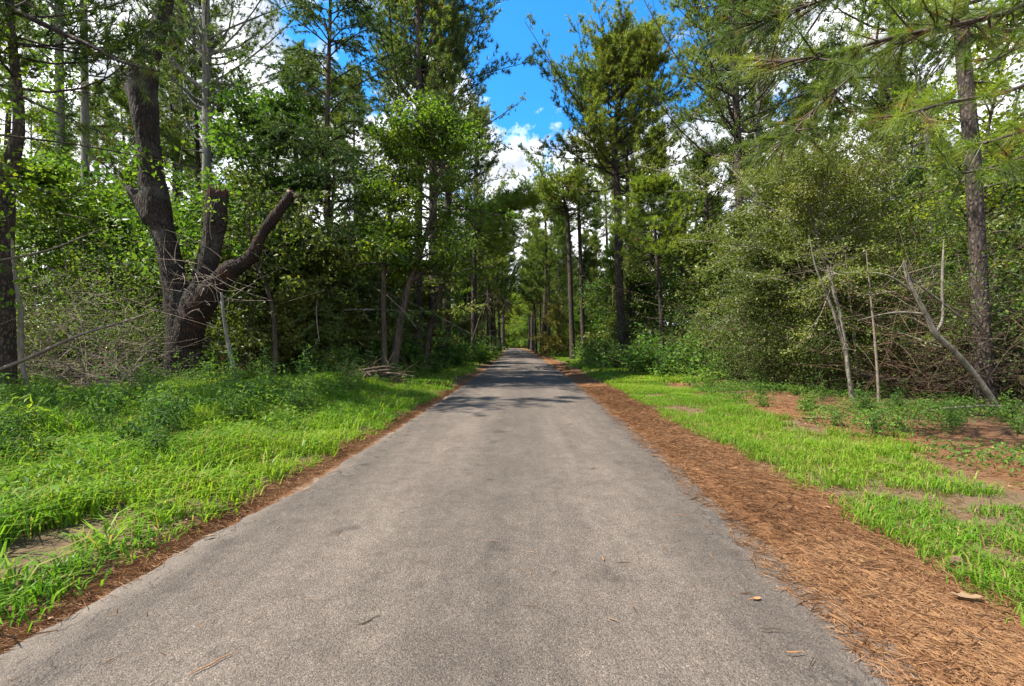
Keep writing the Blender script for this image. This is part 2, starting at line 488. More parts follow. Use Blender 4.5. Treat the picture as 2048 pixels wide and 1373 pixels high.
def broadleaf(seed, H=8, r0=0.09, base=0.2, spread=2.6, nb=26, nsub=6, ntw=5, nlf=7, size=0.12, mat='oak', bark='bark_brown', lean=(0, 0), wob=0.3,
              elev=(5, 60), flat=0.5, tone=0.45, path=None, rad=None, aspect=0.62, prof=1.0, cluster=0.16, k=7):
    r = np.random.default_rng(seed)
    if path is None: path = trunk_path(r, H, lean, wob, 12); rad = trunk_rad(r0, 12)
    tb = MB(); tb.add(*tubes(path, rad, k, 0.02, r))
    tt = np.sort(base + (0.98 - base) * r.random(nb))
    u = (tt - base) / (1 - base)
    az = np.arange(nb) * 2.399 + r.normal(size=nb) * 0.5
    L = spread * r.uniform(0.5, 1.15, nb) * (0.45 + prof * np.sin(np.pi * np.clip(u * 0.85 + 0.15, 0, 1)) * 0.65)
    el = np.radians(elev[0] + (elev[1] - elev[0]) * u + r.normal(size=nb) * 12)
    st = along(path[None], np.zeros(nb, int), tt)
    d = horiz(az) * np.cos(el)[:, None] + UPV * np.sin(el)[:, None]
    br = arcs(st, d, L, 6, r.normal(size=(nb, 3)) * 0.13 * L[:, None] - UPV * 0.05 * L[:, None])
    tb.add(*tubes(br, (np.interp(tt, np.linspace(0, 1, len(rad)), rad) * 0.45 + 0.008)[:, None] * np.linspace(1, 0.25, 6)[None], 5))
    i = rep(np.arange(nb), nsub)
    ts = np.clip(np.tile((np.arange(nsub) + 0.7) / nsub, nb) * 0.8 + 0.2 + r.normal(size=len(i)) * 0.05, 0.1, 0.99)
    s2, t2 = along(br, i, ts), tans(br, i, ts)
    d2 = r.normal(size=(len(i), 3)); d2[:, 2] *= flat
    d2 = nrm(t2 * 0.7 + nrm(d2))
    L2 = L[i] * 0.45 * r.uniform(0.5, 1.2, len(i)) * (1.2 - 0.5 * ts) + 0.15
    b2 = arcs(s2, d2, L2, 4, r.normal(size=(len(i), 3)) * 0.12 * L2[:, None])
    tb.add(*tubes(b2, np.linspace(0.013, 0.005, 4)[None], 3))
    j = rep(np.arange(len(i)), ntw)
    tq = np.clip(np.tile(np.linspace(0.25, 1, ntw), len(i)) + r.normal(size=len(j)) * 0.07, 0.05, 0.999)
    pt = along(b2, j, tq)
    n = rep(np.arange(len(j)), nlf)
    off = r.normal(size=(len(n), 3)) * cluster; off[:, 2] *= 0.55
    V, T = leaves(pt[n] + off, size, r, aspect, 0.6)
    ti = tone + 0.13 * r.normal(size=nb)[i][j][n] + 0.10 * r.normal(size=len(j))[n] + 0.08 * r.normal(size=len(n))
    lf = MB().add(V, T, tint=rep(np.clip(ti, 0, 0.9), 4))
    return [('trunk', tb.mesh('stem', M[bark])), ('crown', lf.mesh('leafage', M[mat], False))]


def shrub(seed, H=2.0, el0=28, spread=1.2, ns=14, nsub=9, nlf=9, size=0.07, mat='shrub', bark='twig_dark', tone=0.45, aspect=0.55, twigs=0, cluster=0.13, low=0.15, radius=0.012):
    r = np.random.default_rng(seed)
    az = r.uniform(0, 6.28, ns)
    el = np.radians(r.uniform(el0, 88, ns))
    d = horiz(az) * np.cos(el)[:, None] + UPV * np.sin(el)[:, None]
    L = H * r.uniform(0.6, 1.1, ns) / np.maximum(np.sin(el), 0.55)
    st = horiz(r.uniform(0, 6.28, ns)) * r.uniform(0, 0.22 * spread, (ns, 1)) - UPV * 0.08
    b = arcs(st, d, L, 6, r.normal(size=(ns, 3)) * 0.16 * L[:, None] + horiz(az) * (0.25 * spread * L / H)[:, None] * 0.5)
    tb = MB().add(*tubes(b, r.uniform(0.7, 1.3, (ns, 1)) * radius * np.linspace(1, 0.3, 6)[None], 4), tint=0.5)
    i = rep(np.arange(ns), nsub)
    ts = np.clip(low + (1 - low) * r.random(len(i)), 0, 0.99)
    d2 = nrm(tans(b, i, ts) * 0.6 + r.normal(size=(len(i), 3)) * np.array([1, 1, 0.6]))
    L2 = r.uniform(0.25, 0.7, len(i)) * spread * (1.2 - 0.6 * ts)
    b2 = arcs(along(b, i, ts), d2, L2, 4, r.normal(size=(len(i), 3)) * 0.15 * L2[:, None])
    tb.add(*tubes(b2, np.linspace(0.007, 0.003, 4)[None], 3), tint=0.5)
    if twigs:
        q = r.integers(0, ns, twigs)
        tq = r.uniform(0.1, 0.95, twigs)
        d3 = nrm(r.normal(size=(twigs, 3)) * np.array([1, 1, 0.5]))
        L3 = r.uniform(0.4, 1.5, twigs) * spread * 0.7
        tb.add(*tubes(arcs(along(b, q, tq), d3, L3, 5, r.normal(size=(twigs, 3)) * 0.22 * L3[:, None]), np.linspace(0.007, 0.003, 5)[None], 3), tint=rep(r.uniform(0.1, 0.9, twigs), 15))
    j = rep(np.arange(len(i)), nlf)
    off = r.normal(size=(len(j), 3)) * cluster
    V, T = leaves(along(b2, j, r.uniform(0.15, 1, len(j))) + off, size, r, aspect, 0.6)
    ti = tone + 0.14 * r.normal(size=len(i))[j] + 0.10 * r.normal(size=len(j))
    lf = MB().add(V, T, tint=rep(np.clip(ti, 0, 0.97), 4))
    return [('stem', tb.mesh('shrub_stem', M[bark])), ('foliage', lf.mesh('shrub_foliage', M[mat], False))]


def cedar(seed, H=14, r0=0.16, spread=3.2, cb=0.22, nb=80, nsub=11, nsp=9, path=None, rad=None, sag=0.15, bark='bark_cedar', tone=0.45, mat='cedar', keep=None, prof=None):
    """feathery conifer: rising limbs hung with flat drooping sprays"""
    r = np.random.default_rng(seed)
    if path is None: path = trunk_path(r, H, (0, 0), 0.1); rad = trunk_rad(r0)
    tb = MB(); tb.add(*tubes(path, rad, 9, 0.03, r))
    tt = np.sort(cb + (1 - cb) * r.random(nb)); u = (tt - cb) / (1 - cb)
    az = np.arange(nb) * 2.399 + r.normal(size=nb) * 0.6
    if keep is not None:
        ok = keep(az, tt); tt, u, az = tt[ok], u[ok], az[ok]; nb = len(tt)
    L = spread * (prof(u) if prof else (1 - 0.75 * u)) * r.uniform(0.6, 1.15, nb)
    el = np.radians(12 + 35 * u + r.normal(size=nb) * 10)
    d = horiz(az) * np.cos(el)[:, None] + UPV * np.sin(el)[:, None]
    br = arcs(along(path[None], np.zeros(nb, int), tt), d, L, 7, -UPV * (sag * L)[:, None] + r.normal(size=(nb, 3)) * 0.08 * L[:, None])
    tb.add(*tubes(br, (np.interp(tt, np.linspace(0, 1, len(rad)), rad) * 0.3 + 0.01)[:, None] * np.linspace(1, 0.2, 7)[None], 5))
    i = rep(np.arange(nb), nsub)
    ts = np.clip(np.tile((np.arange(nsub) + 0.5) / nsub, nb) * 0.85 + 0.15, 0, 0.995)
    t2 = tans(br, i, ts)
    sgn = np.where(np.arange(len(i)) % 2, 1, -1)[:, None]
    d2 = nrm(t2 * 0.75 + nrm(np.cross(t2, UPV)) * sgn * r.uniform(0.4, 1.1, (len(i), 1)) + UPV * r.normal(0.05, 0.22, (len(i), 1)))
    L2 = (L[i] * 0.30 * (1.3 - ts) + 0.3) * r.uniform(0.7, 1.2, len(i))
    tw = arcs(along(br, i, ts), d2, L2, 4, -UPV * (L2 * 0.28)[:, None])
    tb.add(*tubes(tw, np.linspace(0.009, 0.003, 4)[None], 3))
    j = rep(np.arange(len(i)), nsp)
    tq = np.clip(np.tile(np.linspace(0.08, 1, nsp), len(i)) + r.normal(size=len(j)) * 0.05, 0, 0.999)
    D = nrm(tans(tw, j, tq) + r.normal(size=(len(j), 3)) * 0.45)
    V, T = needles(along(tw, j, tq), D, 9, 0.17, 0.028, r, 0.55, 0.02)
    ti = tone + 0.12 * r.normal(size=nb)[i][j] + 0.12 * r.normal(size=len(j))
    lf = MB().add(V, T, tint=rep(np.clip(ti, 0, 0.95), 27))
    return [('trunk', tb.mesh('cedar_trunk', M[bark])), ('crown', lf.mesh('cedar_crown', M[mat], False))]


def stick(pts, rads, n=14, k=7, rng=None, lump=0.04):
    q = smooth_path(np.column_stack([np.asarray(pts, float), np.asarray(rads, float)]), n)
    return tubes(q[:, :3], q[None, :, 3] if False else q[:, 3], k, lump, rng or np.random.default_rng(1))


def pxpath(pts, d, k=0.7):
    """pixels (x, y, half-width in px[, extra depth]) -> path and radii in metres at depth d"""
    p = np.asarray([q[:3] for q in pts], float)
    dd = np.array([d + (q[3] if len(q) > 3 else 0.0) for q in pts])
    side = 1 / np.sqrt(1 + ((p[:, 0] - CX) / F) ** 2)      # the wide lens stretches things off its axis
    return np.stack([wx(p[:, 0], dd), dd, wz(p[:, 1], dd)], -1), p[:, 2] / F * dd * side * k


def dead_twigs(mb, path, n, rng, length=(0.4, 1.4), r=0.006, t=(0.2, 1.0), flat=0.8, levels=2):
    """bare forking twigs along a path (N,3)"""
    tq = rng.uniform(*t, n)
    s = along(path[None], np.zeros(n, int), tq)
    d = nrm(tans(path[None], np.zeros(n, int), tq) * 0.5 + rng.normal(size=(n, 3)) * np.array([1, 1, flat]))
    L = rng.uniform(*length, n)
    b = arcs(s, d, L, 6, rng.normal(size=(n, 3)) * 0.3 * L[:, None])
    mb.add(*tubes(b, np.linspace(r, r * 0.4, 6)[None], 4), tint=rep(rng.uniform(0.1, 0.9, n), 24))
    for _ in range(levels - 1):
        m = n * 3
        i = rng.integers(0, len(b), m); tq = rng.uniform(0.2, 0.95, m)
        d = nrm(tans(b, i, tq) * 0.7 + rng.normal(size=(m, 3)))
        L = rng.uniform(*length, m) * 0.5
        b = arcs(along(b, i, tq), d, L, 5, rng.normal(size=(m, 3)) * 0.3 * L[:, None])
        mb.add(*tubes(b, np.linspace(r * 0.6, r * 0.3, 5)[None], 3), tint=rep(rng.uniform(0.1, 0.9, m), 15))


# ------------------------------------------------------------------ setting: ground and road
def frange(*segs):
    out = []
    for a, b, st in segs: out.append(np.arange(a, b, st))
    return np.concatenate(out)


sg = frange((0, 1.6, 0.4), (1.6, 4, 0.12), (4, 12, 0.3), (12, 30, 1.2), (30, 90, 6), (90, 420, 40))
sg = np.concatenate([-sg[:0:-1], sg])
yg = frange((-60, -8, 4), (-8, 1, 0.4), (1, 10, 0.12), (10, 30, 0.4), (30, 130, 2), (130, 260, 8), (260, 640, 40))
S, Y = np.meshgrid(sg, yg)
X = S + road_c(Y)
Zg = gh(X, Y)
nr, nc = S.shape
ix = np.arange(nr * nc).reshape(nr, nc)
Qg = np.stack([ix[:-1, :-1], ix[:-1, 1:], ix[1:, 1:], ix[1:, :-1]], -1).reshape(-1, 4)

m, N = new_mat('ground')
co = N.n('ShaderNodeTexCoord').outputs['Object']
s_at = N.n('ShaderNodeAttribute', attribute_name='lateral').outputs['Fac']
wob = N.m('MULTIPLY', N.m('SUBTRACT', N.noise(co, 0.9, 6.0, 0.65), 0.5), 2.6)
wob2 = N.m('MULTIPLY', N.m('SUBTRACT', N.noise(co, 5.0, 4.0, 0.6), 0.5), 0.5)
# a ragged edge that is tight by the road and loose in the verge
loose = N.ramp(N.m('ABSOLUTE', s_at), [(0.0, 0.0), (1.0, 1.0)])
amp = N.m('MULTIPLY', N.m('SUBTRACT', N.m('ABSOLUTE', s_at), 1.9, clamp=True), 1.0)
sp = N.m('ADD', s_at, N.m('ADD', N.m('MULTIPLY', wob, amp), wob2))
fr = N.m('DIVIDE', N.m('ADD', sp, 12.0), 24.0, clamp=True)
litter = (0.115, 0.062, 0.036); straw = (0.155, 0.074, 0.034); soil = (0.125, 0.085, 0.050); duff = (0.075, 0.050, 0.032); sand = (0.26, 0.21, 0.165)
def q(v): return (v + 12) / 24
c = N.ramp(fr, [(q(-9.5), duff), (q(-7.5), (0.05, 0.05, 0.024)), (q(-2.55), soil), (q(-2.32), straw), (q(-2.1), straw), (q(-2.0), sand), (q(1.80), sand), (q(1.92), straw),
                (q(2.9), straw), (q(3.2), soil), (q(4.6), soil), (q(5.3), straw), (q(7.2), litter), (q(8.6), duff)])
grain = N.noise(co, 60.0, 5.0, 0.75)
strand = N.noise(N.scale(co, (30, 8, 20)), 1.0, 4.0, 0.7)
g = N.m('ADD', N.m('MULTIPLY', grain, 0.9), N.m('MULTIPLY', strand, 0.6))
c = N.mix(1.0, c, N.ramp(g, [(0.45, 0.35), (0.78, 1.0), (1.0, 1.5)]), 'MULTIPLY')
p = N.n('ShaderNodeBsdfPrincipled', inp={'Base Color': c, 'Roughness': 0.95})
p.inputs['Specular IOR Level'].default_value = 0.1
b = N.n('ShaderNodeBump', inp={'Strength': 0.8, 'Distance': 0.03, 'Height': g})
N.link(b.outputs[0], p.inputs['Normal'])
finish(N, p.outputs[0])
ground = link('ground', MB().add(np.stack([X, Y, Zg], -1), Q=Qg).mesh('ground', m, True, {'lateral': S.ravel()}))
tag(ground, 'forest floor of needle litter, soil and leaf duff beside the road', kind='structure')

# asphalt lane: its own sheet with a ragged edge
m, N = new_mat('asphalt')
co = N.n('ShaderNodeTexCoord').outputs['Object']
s_at = N.n('ShaderNodeAttribute', attribute_name='lateral').outputs['Fac']
vo = N.n('ShaderNodeTexVoronoi', inp={'Scale': 150.0}); N.link(co, vo.inputs['Vector'])
stone = vo.outputs['Color']
sep = N.n('ShaderNodeSeparateColor', inp={0: stone})
fine = N.noise(co, 210.0, 3.0, 0.8)
mott = N.noise(N.scale(co, (1, 0.6, 1)), 1.7, 8.0, 0.68)
patch = N.noise(co, 7.0, 6.0, 0.7)
base = N.ramp(mott, [(0.28, (0.076, 0.060, 0.048)), (0.5, (0.101, 0.080, 0.064)), (0.75, (0.122, 0.098, 0.078))])
base = N.mix(1.0, base, N.ramp(sep.outputs[0], [(0.0, 0.45), (0.30, 0.82), (0.70, 1.06), (0.92, 1.25), (1.0, 1.8)]), 'MULTIPLY')
base = N.mix(1.0, base, N.ramp(fine, [(0.3, 0.6), (0.6, 1.15)]), 'MULTIPLY')
streak = N.noise(N.scale(co, (3.2, 0.22, 1)), 1.0, 5.0, 0.6)
base = N.mix(1.0, base, N.ramp(streak, [(0.30, 0.80), (0.62, 1.06)]), 'MULTIPLY')
spot = N.noise(co, 2.6, 2.0, 0.4)
base = N.mix(1.0, base, N.ramp(spot, [(0.24, 0.62), (0.33, 1.0)]), 'MULTIPLY')
base = N.mix(1.0, base, N.ramp(patch, [(0.34, 0.80), (0.6, 1.05)]), 'MULTIPLY')
# tyre tracks polished a little paler, oil-darkened crown
wave = N.m('COSINE', N.m('MULTIPLY', N.m('ADD', s_at, N.m('MULTIPLY', N.m('SUBTRACT', N.noise(co, 0.4, 3.0), 0.5), 0.7)), 3.3))
base = N.mix(1.0, base, N.ramp(N.m('ADD', N.m('MULTIPLY', wave, -0.5), 0.5), [(0.0, 0.80), (1.0, 1.07)]), 'MULTIPLY')
# worn, sandy, cracked edge
edge = N.m('ADD', N.m('ABSOLUTE', s_at), N.m('MULTIPLY', N.m('SUBTRACT', N.noise(co, 2.2, 6.0, 0.7), 0.5), 0.8))
base = N.mix(N.ramp(N.m('DIVIDE', edge, 2.4), [(0.78, 0.0), (0.86, 0.25), (0.95, 0.5)]), base, (0.18, 0.147, 0.118))
cr = N.n('ShaderNodeTexVoronoi', feature='DISTANCE_TO_EDGE', inp={'Scale': 4.5})
cw = N.n('ShaderNodeVectorMath', operation='ADD'); N.link(N.scale(co, (1.0, 0.5, 1.0)), cw.inputs[0])
N.link(N.scale(N.n('ShaderNodeTexNoise', inp={'Vector': co, 'Scale': 9.0, 'Detail': 5.0}).outputs['Color'], (0.25, 0.25, 0.25)), cw.inputs[1])
N.link(cw.outputs[0], cr.inputs['Vector'])
crk = N.m('MULTIPLY', N.ramp(cr.outputs['Distance'], [(0.0, 1.0), (0.030, 0.0)]), N.m('MULTIPLY', N.ramp(N.m('DIVIDE', N.m('MULTIPLY', edge, -1.0 if False else 1.0), 2.4), [(0.66, 0.0), (0.76, 1.0)]), N.ramp(N.noise(co, 1.4, 3.0), [(0.42, 0.0), (0.56, 1.0)])))
base = N.mix(N.m('MULTIPLY', crk, 0.8), base, (0.03, 0.027, 0.024))
p = N.n('ShaderNodeBsdfPrincipled', inp={'Base Color': base, 'Roughness': 0.85})
p.inputs['Specular IOR Level'].default_value = 0.3
hh = N.m('SUBTRACT', N.m('ADD', N.m('MULTIPLY', vo.outputs['Distance'], -0.9), N.m('MULTIPLY', fine, 0.5)), N.m('MULTIPLY', crk, 1.5))
b = N.n('ShaderNodeBump', inp={'Strength': 0.85, 'Distance': 0.006, 'Height': hh})
N.link(b.outputs[0], p.inputs['Normal'])
finish(N, p.outputs[0])
yr = frange((-8, 1, 0.3), (1, 9, 0.05), (9, 30, 0.2), (30, 240, 1.5))
sr = np.array([-1.0, -0.96, -0.85, -0.6, -0.3, 0, 0.3, 0.6, 0.85, 0.96, 1.0])
S, Y = np.meshgrid(sr, yr)
jag = np.where(S < 0, (vnoise(Y, 0 * Y, 0.9, 8) - 0.5) * 0.10 + (vnoise(Y, 0 * Y, 4, 9) - 0.5) * 0.08 + (vnoise(Y, 0 * Y, 12, 19) - 0.5) * 0.05, (vnoise(Y, 0 * Y, 0.7, 10) - 0.5) * 0.10 + (vnoise(Y, 0 * Y, 4, 11) - 0.5) * 0.08 + (vnoise(Y, 0 * Y, 12, 12) - 0.5) * 0.05)
S2 = S * (HALF + 0.15 * np.exp(-(Y / 5.0) ** 2) + jag * np.abs(S) ** 6)
Z = 0.004 + 0.03 * (1 - S ** 2) - 0.012 * (np.abs(S) > 0.99)
nr, nc = S.shape
ix = np.arange(nr * nc).reshape(nr, nc)
Qr = np.stack([ix[:-1, :-1], ix[:-1, 1:], ix[1:, 1:], ix[1:, :-1]], -1).reshape(-1, 4)
road = link('road', MB().add(np.stack([S2 + road_c(Y), Y, Z], -1), Q=Qr).mesh('road', m, True, {'lateral': S2.ravel()}))
tag(road, 'narrow weathered grey asphalt lane running straight into the forest', kind='structure')

# ------------------------------------------------------------------ stuff on the ground
rng = np.random.default_rng(21)


def blades(x, y, h, lean, rng, nbl, w, spread=0.05, tint=0.5, mat='grass', z=None):
    """tufts of grass: each blade a bent strip of three triangles"""
    n = len(x)
    i = rep(np.arange(n), nbl)
    bx = x[i] + rng.normal(size=len(i)) * spread; by = y[i] + rng.normal(size=len(i)) * spread
    bz = gh(bx, by) - 0.01
    H = h[i] * rng.uniform(0.5, 1.25, len(i))
    az = rng.uniform(0, 6.28, len(i)); d = horiz(az)
    ln = (H * lean * rng.uniform(0.3, 1.5, len(i)))[:, None]
    b0 = np.stack([bx, by, bz], -1)
    sd_ = np.stack([-d[:, 1], d[:, 0], 0 * az], -1) * (w * rng.uniform(0.6, 1.4, len(i)))[:, None]
    m1 = b0 + d * ln * 0.28 + UPV * (H * 0.62)[:, None]
    m2 = b0 + d * ln * 0.95 + UPV * (H * (0.98 - 0.25 * np.minimum(lean, 1)))[:, None]
    V = np.stack([b0 - sd_ * 0.5, b0 + sd_ * 0.5, m1 + sd_ * 0.5, m1 - sd_ * 0.5, m2], 1).reshape(-1, 3)
    o = np.arange(len(i))[:, None] * 5
    T = np.concatenate([o + [0, 1, 2], o + [0, 2, 3], o + [3, 2, 4]])
    ti = np.broadcast_to(tint, (n,))[i] + rng.normal(size=len(i)) * 0.11
    ti = np.where(rng.random(len(i)) < 0.08, 1.0, np.clip(ti, 0, 0.92))
    return V, T, rep(ti, 5)


def scatter_sy(n, s0, s1, y0, y1, rng, power=1.0):
    s = rng.uniform(s0, s1, n); y = y0 + (y1 - y0) * rng.random(n) ** power
    return s, y, s + road_c(y)


def bare_patch(s, y): return np.maximum(np.exp(-(((s + 3.08) / 0.33) ** 2 + ((y - 3.1) / 1.25) ** 2) ** 2 * 0.8) * 0.9, 0.8 * (vnoise(s, y, 1.1, 30) > 0.93))


# left verge: long lush grass
gm = MB()
s, y, x = scatter_sy(11500, -9.5, -2.2, 1.6, 15, rng, 1.1)
den = vnoise(x, y, 0.7, 31) * 0.7 + vnoise(x, y, 2.5, 32) * 0.5
ok = (den > 0.24 + 0.40 * np.clip((-s - 6.5) / 3, 0, 1)) & (rng.random(len(s)) > bare_patch(s, y) * 1.2) & (s < -2.27 - 0.16 * vnoise(y, y * 0, 1.5, 33))
s, y, x, den = s[ok], y[ok], x[ok], den[ok]
h = (0.13 + 0.20 * np.clip((-s - 2.5) / 2.2, 0, 1)) * (0.35 + 1.4 * vnoise(x, y, 1.6, 34))
V, T, A = blades(x, y, h, 1.0, rng, 9, 0.0102, 0.06, 0.30 + 0.45 * vnoise(x, y, 0.7, 35)); gm.add(V, T, tint=A)
# taller arching blades here and there
s, y, x = scatter_sy(1900, -8.5, -2.25, 1.7, 12, rng, 1.25)
ok = (s < -2.6) & (rng.random(len(s)) > bare_patch(s, y)); s, y, x = s[ok], y[ok], x[ok]
V, T, A = blades(x, y, 0.16 + 0.24 * rng.random(len(s)) * np.clip((-s - 1.6) / 2, 0.4, 1), 1.5, rng, 6, 0.014, 0.04, 0.58); gm.add(V, T, tint=A)
# far left verge
s, y, x = scatter_sy(6000, -7.0, -2.3, 15, 118, rng, 1.6)
ok = s < -2.4 - 0.5 * vnoise(y, y * 0, 0.4, 36); s, y, x = s[ok], y[ok], x[ok]
V, T, A = blades(x, y, np.full(len(s), 0.20), 0.8, rng, 7, 0.026, 0.12, 0.45 + 0.25 * vnoise(x, y, 0.3, 37)); gm.add(V, T, tint=A)
g = link('grass', gm.mesh('verge_grass', M['grass'], False))
tag(g, 'long lush bright green grass on the verge left of the road', kind='stuff')

# right verge: short mown grass in patches
gm = MB()
s, y, x = scatter_sy(14500, 2.75, 7.6, 1.6, 16, rng, 1.1)
den = vnoise(x, y, 0.8, 41) * 0.6 + vnoise(x, y, 3.0, 42) * 0.5
lim = 0.30 + 1.1 * np.clip((3.10 - s) / 0.45, 0, 1) + 0.62 * np.clip((s - 4.4) / 1.3, 0, 1)
ok = den > lim; s, y, x = s[ok], y[ok], x[ok]
h = 0.06 + 0.10 * vnoise(x, y, 1.4, 43)
V, T, A = blades(x, y, h, 0.9, rng, 10, 0.0068, 0.055, 0.45 + 0.3 * vnoise(x, y, 0.8, 44)); gm.add(V, T, tint=A)
s, y, x = scatter_sy(6000, 2.9, 6.6, 16, 118, rng, 1.6)
ok = s > 3.0 + 0.4 * vnoise(y, y * 0, 0.4, 45); s, y, x = s[ok], y[ok], x[ok]
V, T, A = blades(x, y, np.full(len(s), 0.15), 0.8, rng, 7, 0.026, 0.12, 0.5 + 0.25 * vnoise(x, y, 0.3, 46)); gm.add(V, T, tint=A)
g = link('grass', gm.mesh('short_grass', M['grass'], False))
tag(g, 'short yellow-green grass in patches on the verge right of the road', kind='stuff')


def straw_needles(s, y, rng, ln=0.15, w=0.0036, dz=0.014):
    n = len(s)
    x = s + road_c(y)
    az = rng.uniform(0, 6.28, n); d = horiz(az); d[:, 2] = rng.normal(size=n) * 0.045
    sd_ = np.stack([-np.sin(az), np.cos(az), 0 * az], -1) * w * 0.5
    L = ln * rng.uniform(0.5, 1.2, n)[:, None]
    z = np.maximum(np.where(np.abs(s) < 2.15, 0.006 + 0.03 * np.maximum(1 - (s / 2) ** 2, -0.1), -1), gh(x, y)) + rng.uniform(0.004, dz, n) + np.abs(d[:, 2]) * L[:, 0] * 0.5
    c0 = np.stack([x, y, z], -1)
    a, b_, e = c0 - d * L * 0.5, c0 + UPV * L * 0.06 * rng.random((n, 1)), c0 + d * L * 0.5
    V = np.stack([a, b_ + sd_, e, b_ - sd_], 1).reshape(-1, 3)
    o = np.arange(n)[:, None] * 4
    T = np.concatenate([o + [0, 1, 2], o + [0, 2, 3]])
    return V, T, rep(np.clip(rng.normal(0.36, 0.20, n) + 0.38 * vnoise(x, y, 1.3, 58), 0, 1), 4)


sm = MB()
n = 52000
y = 1.5 + 14 * rng.random(n) ** 1.7
s = 2.54 + rng.normal(size=n) * 0.29
e = 1.93 + 0.10 * np.exp(-(y / 5.0) ** 2) - 0.10 * vnoise(y, 0 * y, 1.3, 50) - 0.08 * vnoise(y, 0 * y, 4, 51)
ok = rng.random(n) > 0.75 * np.exp(-((s - 2.22 - 0.06 * vnoise(y, y * 0, 1.1, 57)) / 0.055) ** 2) * (y < 6)
y, s, e = y[ok], s[ok], e[ok]; n = len(y)
s = np.where(s < e, e + rng.random(n) ** 2 * 0.5, s)
V, T, A = straw_needles(s, y, rng); sm.add(V, T, tint=A)
n = 14000
y = 1.6 + 14 * rng.random(n) ** 1.5; s = -2.16 - 0.08 * np.exp(-(y / 5.0) ** 2) - np.abs(rng.normal(size=n)) * 0.11 + 0.05 * rng.normal(size=n)
V, T, A = straw_needles(s, y, rng, 0.15); sm.add(V, T, tint=A)
n = 18000
y = 1.8 + 14 * rng.random(n) ** 1.3; s = rng.uniform(3.0, 9, n); ok = vnoise(s, y, 0.9, 52) > 0.28
V, T, A = straw_needles(s[ok], y[ok], rng, 0.16, 0.004); sm.add(V, T, tint=A)
n = 260
y = 1.6 + 10 * rng.random(n); s = np.where(rng.random(n) < 0.5, rng.uniform(-2, 2, n), np.sign(rng.uniform(-1, 1, n)) * (2 - 0.5 * rng.random(n) ** 2))
V, T, A = straw_needles(s, y, rng, 0.12, 0.003, 0.006); sm.add(V, T, tint=A)
n = 4000
y = rng.uniform(12, 60, n); s = np.where(rng.random(n) < 0.65, rng.normal(2.6, 0.35, n), rng.normal(-2.5, 0.3, n))
V, T, A = straw_needles(s, y, rng, 0.2, 0.02); sm.add(V, T, tint=A)
n = 260
y = 2 + 12 * rng.random(n) ** 1.2; s = np.where(rng.random(n) < 0.75, rng.uniform(2.2, 9, n), -rng.uniform(2.2, 2.8, n)); x = s + road_c(y)
V, T = leaves(np.stack([x, y, gh(x, y) + 0.016], -1), 0.05, rng, 0.5, 3.0); sm.add(V, T, tint=rep(rng.uniform(0.2, 1.0, n), 4))
g = link('pine_straw', sm.mesh('pine_straw', M['straw'], False))
tag(g, 'fallen rust-brown pine needles banked along the road edges', kind='stuff')

# low leafy weeds
wm = MB()
def weeds(n, s0, s1, y0, y1, size, nl, hh, seed, thr, tone=0.5):
    r = np.random.default_rng(seed)
    s, y, x = scatter_sy(n, s0, s1, y0, y1, r)
    ok = vnoise(x, y, 0.8, seed) > thr; x, y = x[ok], y[ok]
    i = rep(np.arange(len(x)), nl)
    px_ = x[i] + r.normal(size=len(i)) * 0.11; py_ = y[i] + r.normal(size=len(i)) * 0.11
    hz = hh * r.random(len(i)) * (0.4 + 1.0 * vnoise(x, y, 0.6, seed + 1))[i]
    V, T = leaves(np.stack([px_, py_, gh(px_, py_) + 0.02 + hz], -1), size, r, 0.55, 0.9)
    wm.add(V, T, tint=rep(np.clip(tone + r.normal(size=len(x))[i] * 0.13 + r.normal(size=len(i)) * 0.08 + 0.15 * hz / hh, 0, 0.95), 4))
weeds(800, -12, -4.2, 7.5, 11, 0.075, 24, 0.46, 61, 0.38)
weeds(700, -13, -5.0, 8.8, 11.5, 0.09, 24, 0.34, 66, 0.45, 0.5)
weeds(500, -8, -3.4, 3, 8, 0.075, 16, 0.32, 67, 0.55, 0.6)
weeds(700, -8, -3.0, 2.5, 9, 0.06, 12, 0.22, 62, 0.5, 0.55)
weeds(2200, 5.0, 10, 3.0, 14, 0.05, 14, 0.20, 63, 0.42, 0.4)
weeds(1500, -8, -4.2, 15, 60, 0.11, 16, 0.5, 64, 0.4)
weeds(1500, 5, 8.5, 14, 60, 0.11, 16, 0.45, 65, 0.4)
g = link('undergrowth', wm.mesh('weeds', M['shrub'], False))
tag(g, 'low leafy weeds growing at the foot of the trees', kind='stuff')

# ------------------------------------------------------------------ the trees one can tell apart
def rooted(pts, d, n=16, sink=0.2, k=0.7):
    """trunk seen along pixel points at depth d, set on the ground: base point, local path, radii"""
    path, rad = pxpath(pts, d, k)
    q = smooth_path(np.column_stack([path, rad]), n)
    x, y = q[0, 0], q[0, 1]
    base = np.array([x, y, float(gh(x, y))])
    loc = q[:, :3] - base
    # the trunk runs down to just below the ground whatever the pixel said
    loc[0, 2] = -sink
    loc[1:, 2] = np.maximum(loc[1:, 2], np.linspace(-sink, loc[-1, 2], n)[1:] * 0.02)
    return base, loc, q[:, 3]


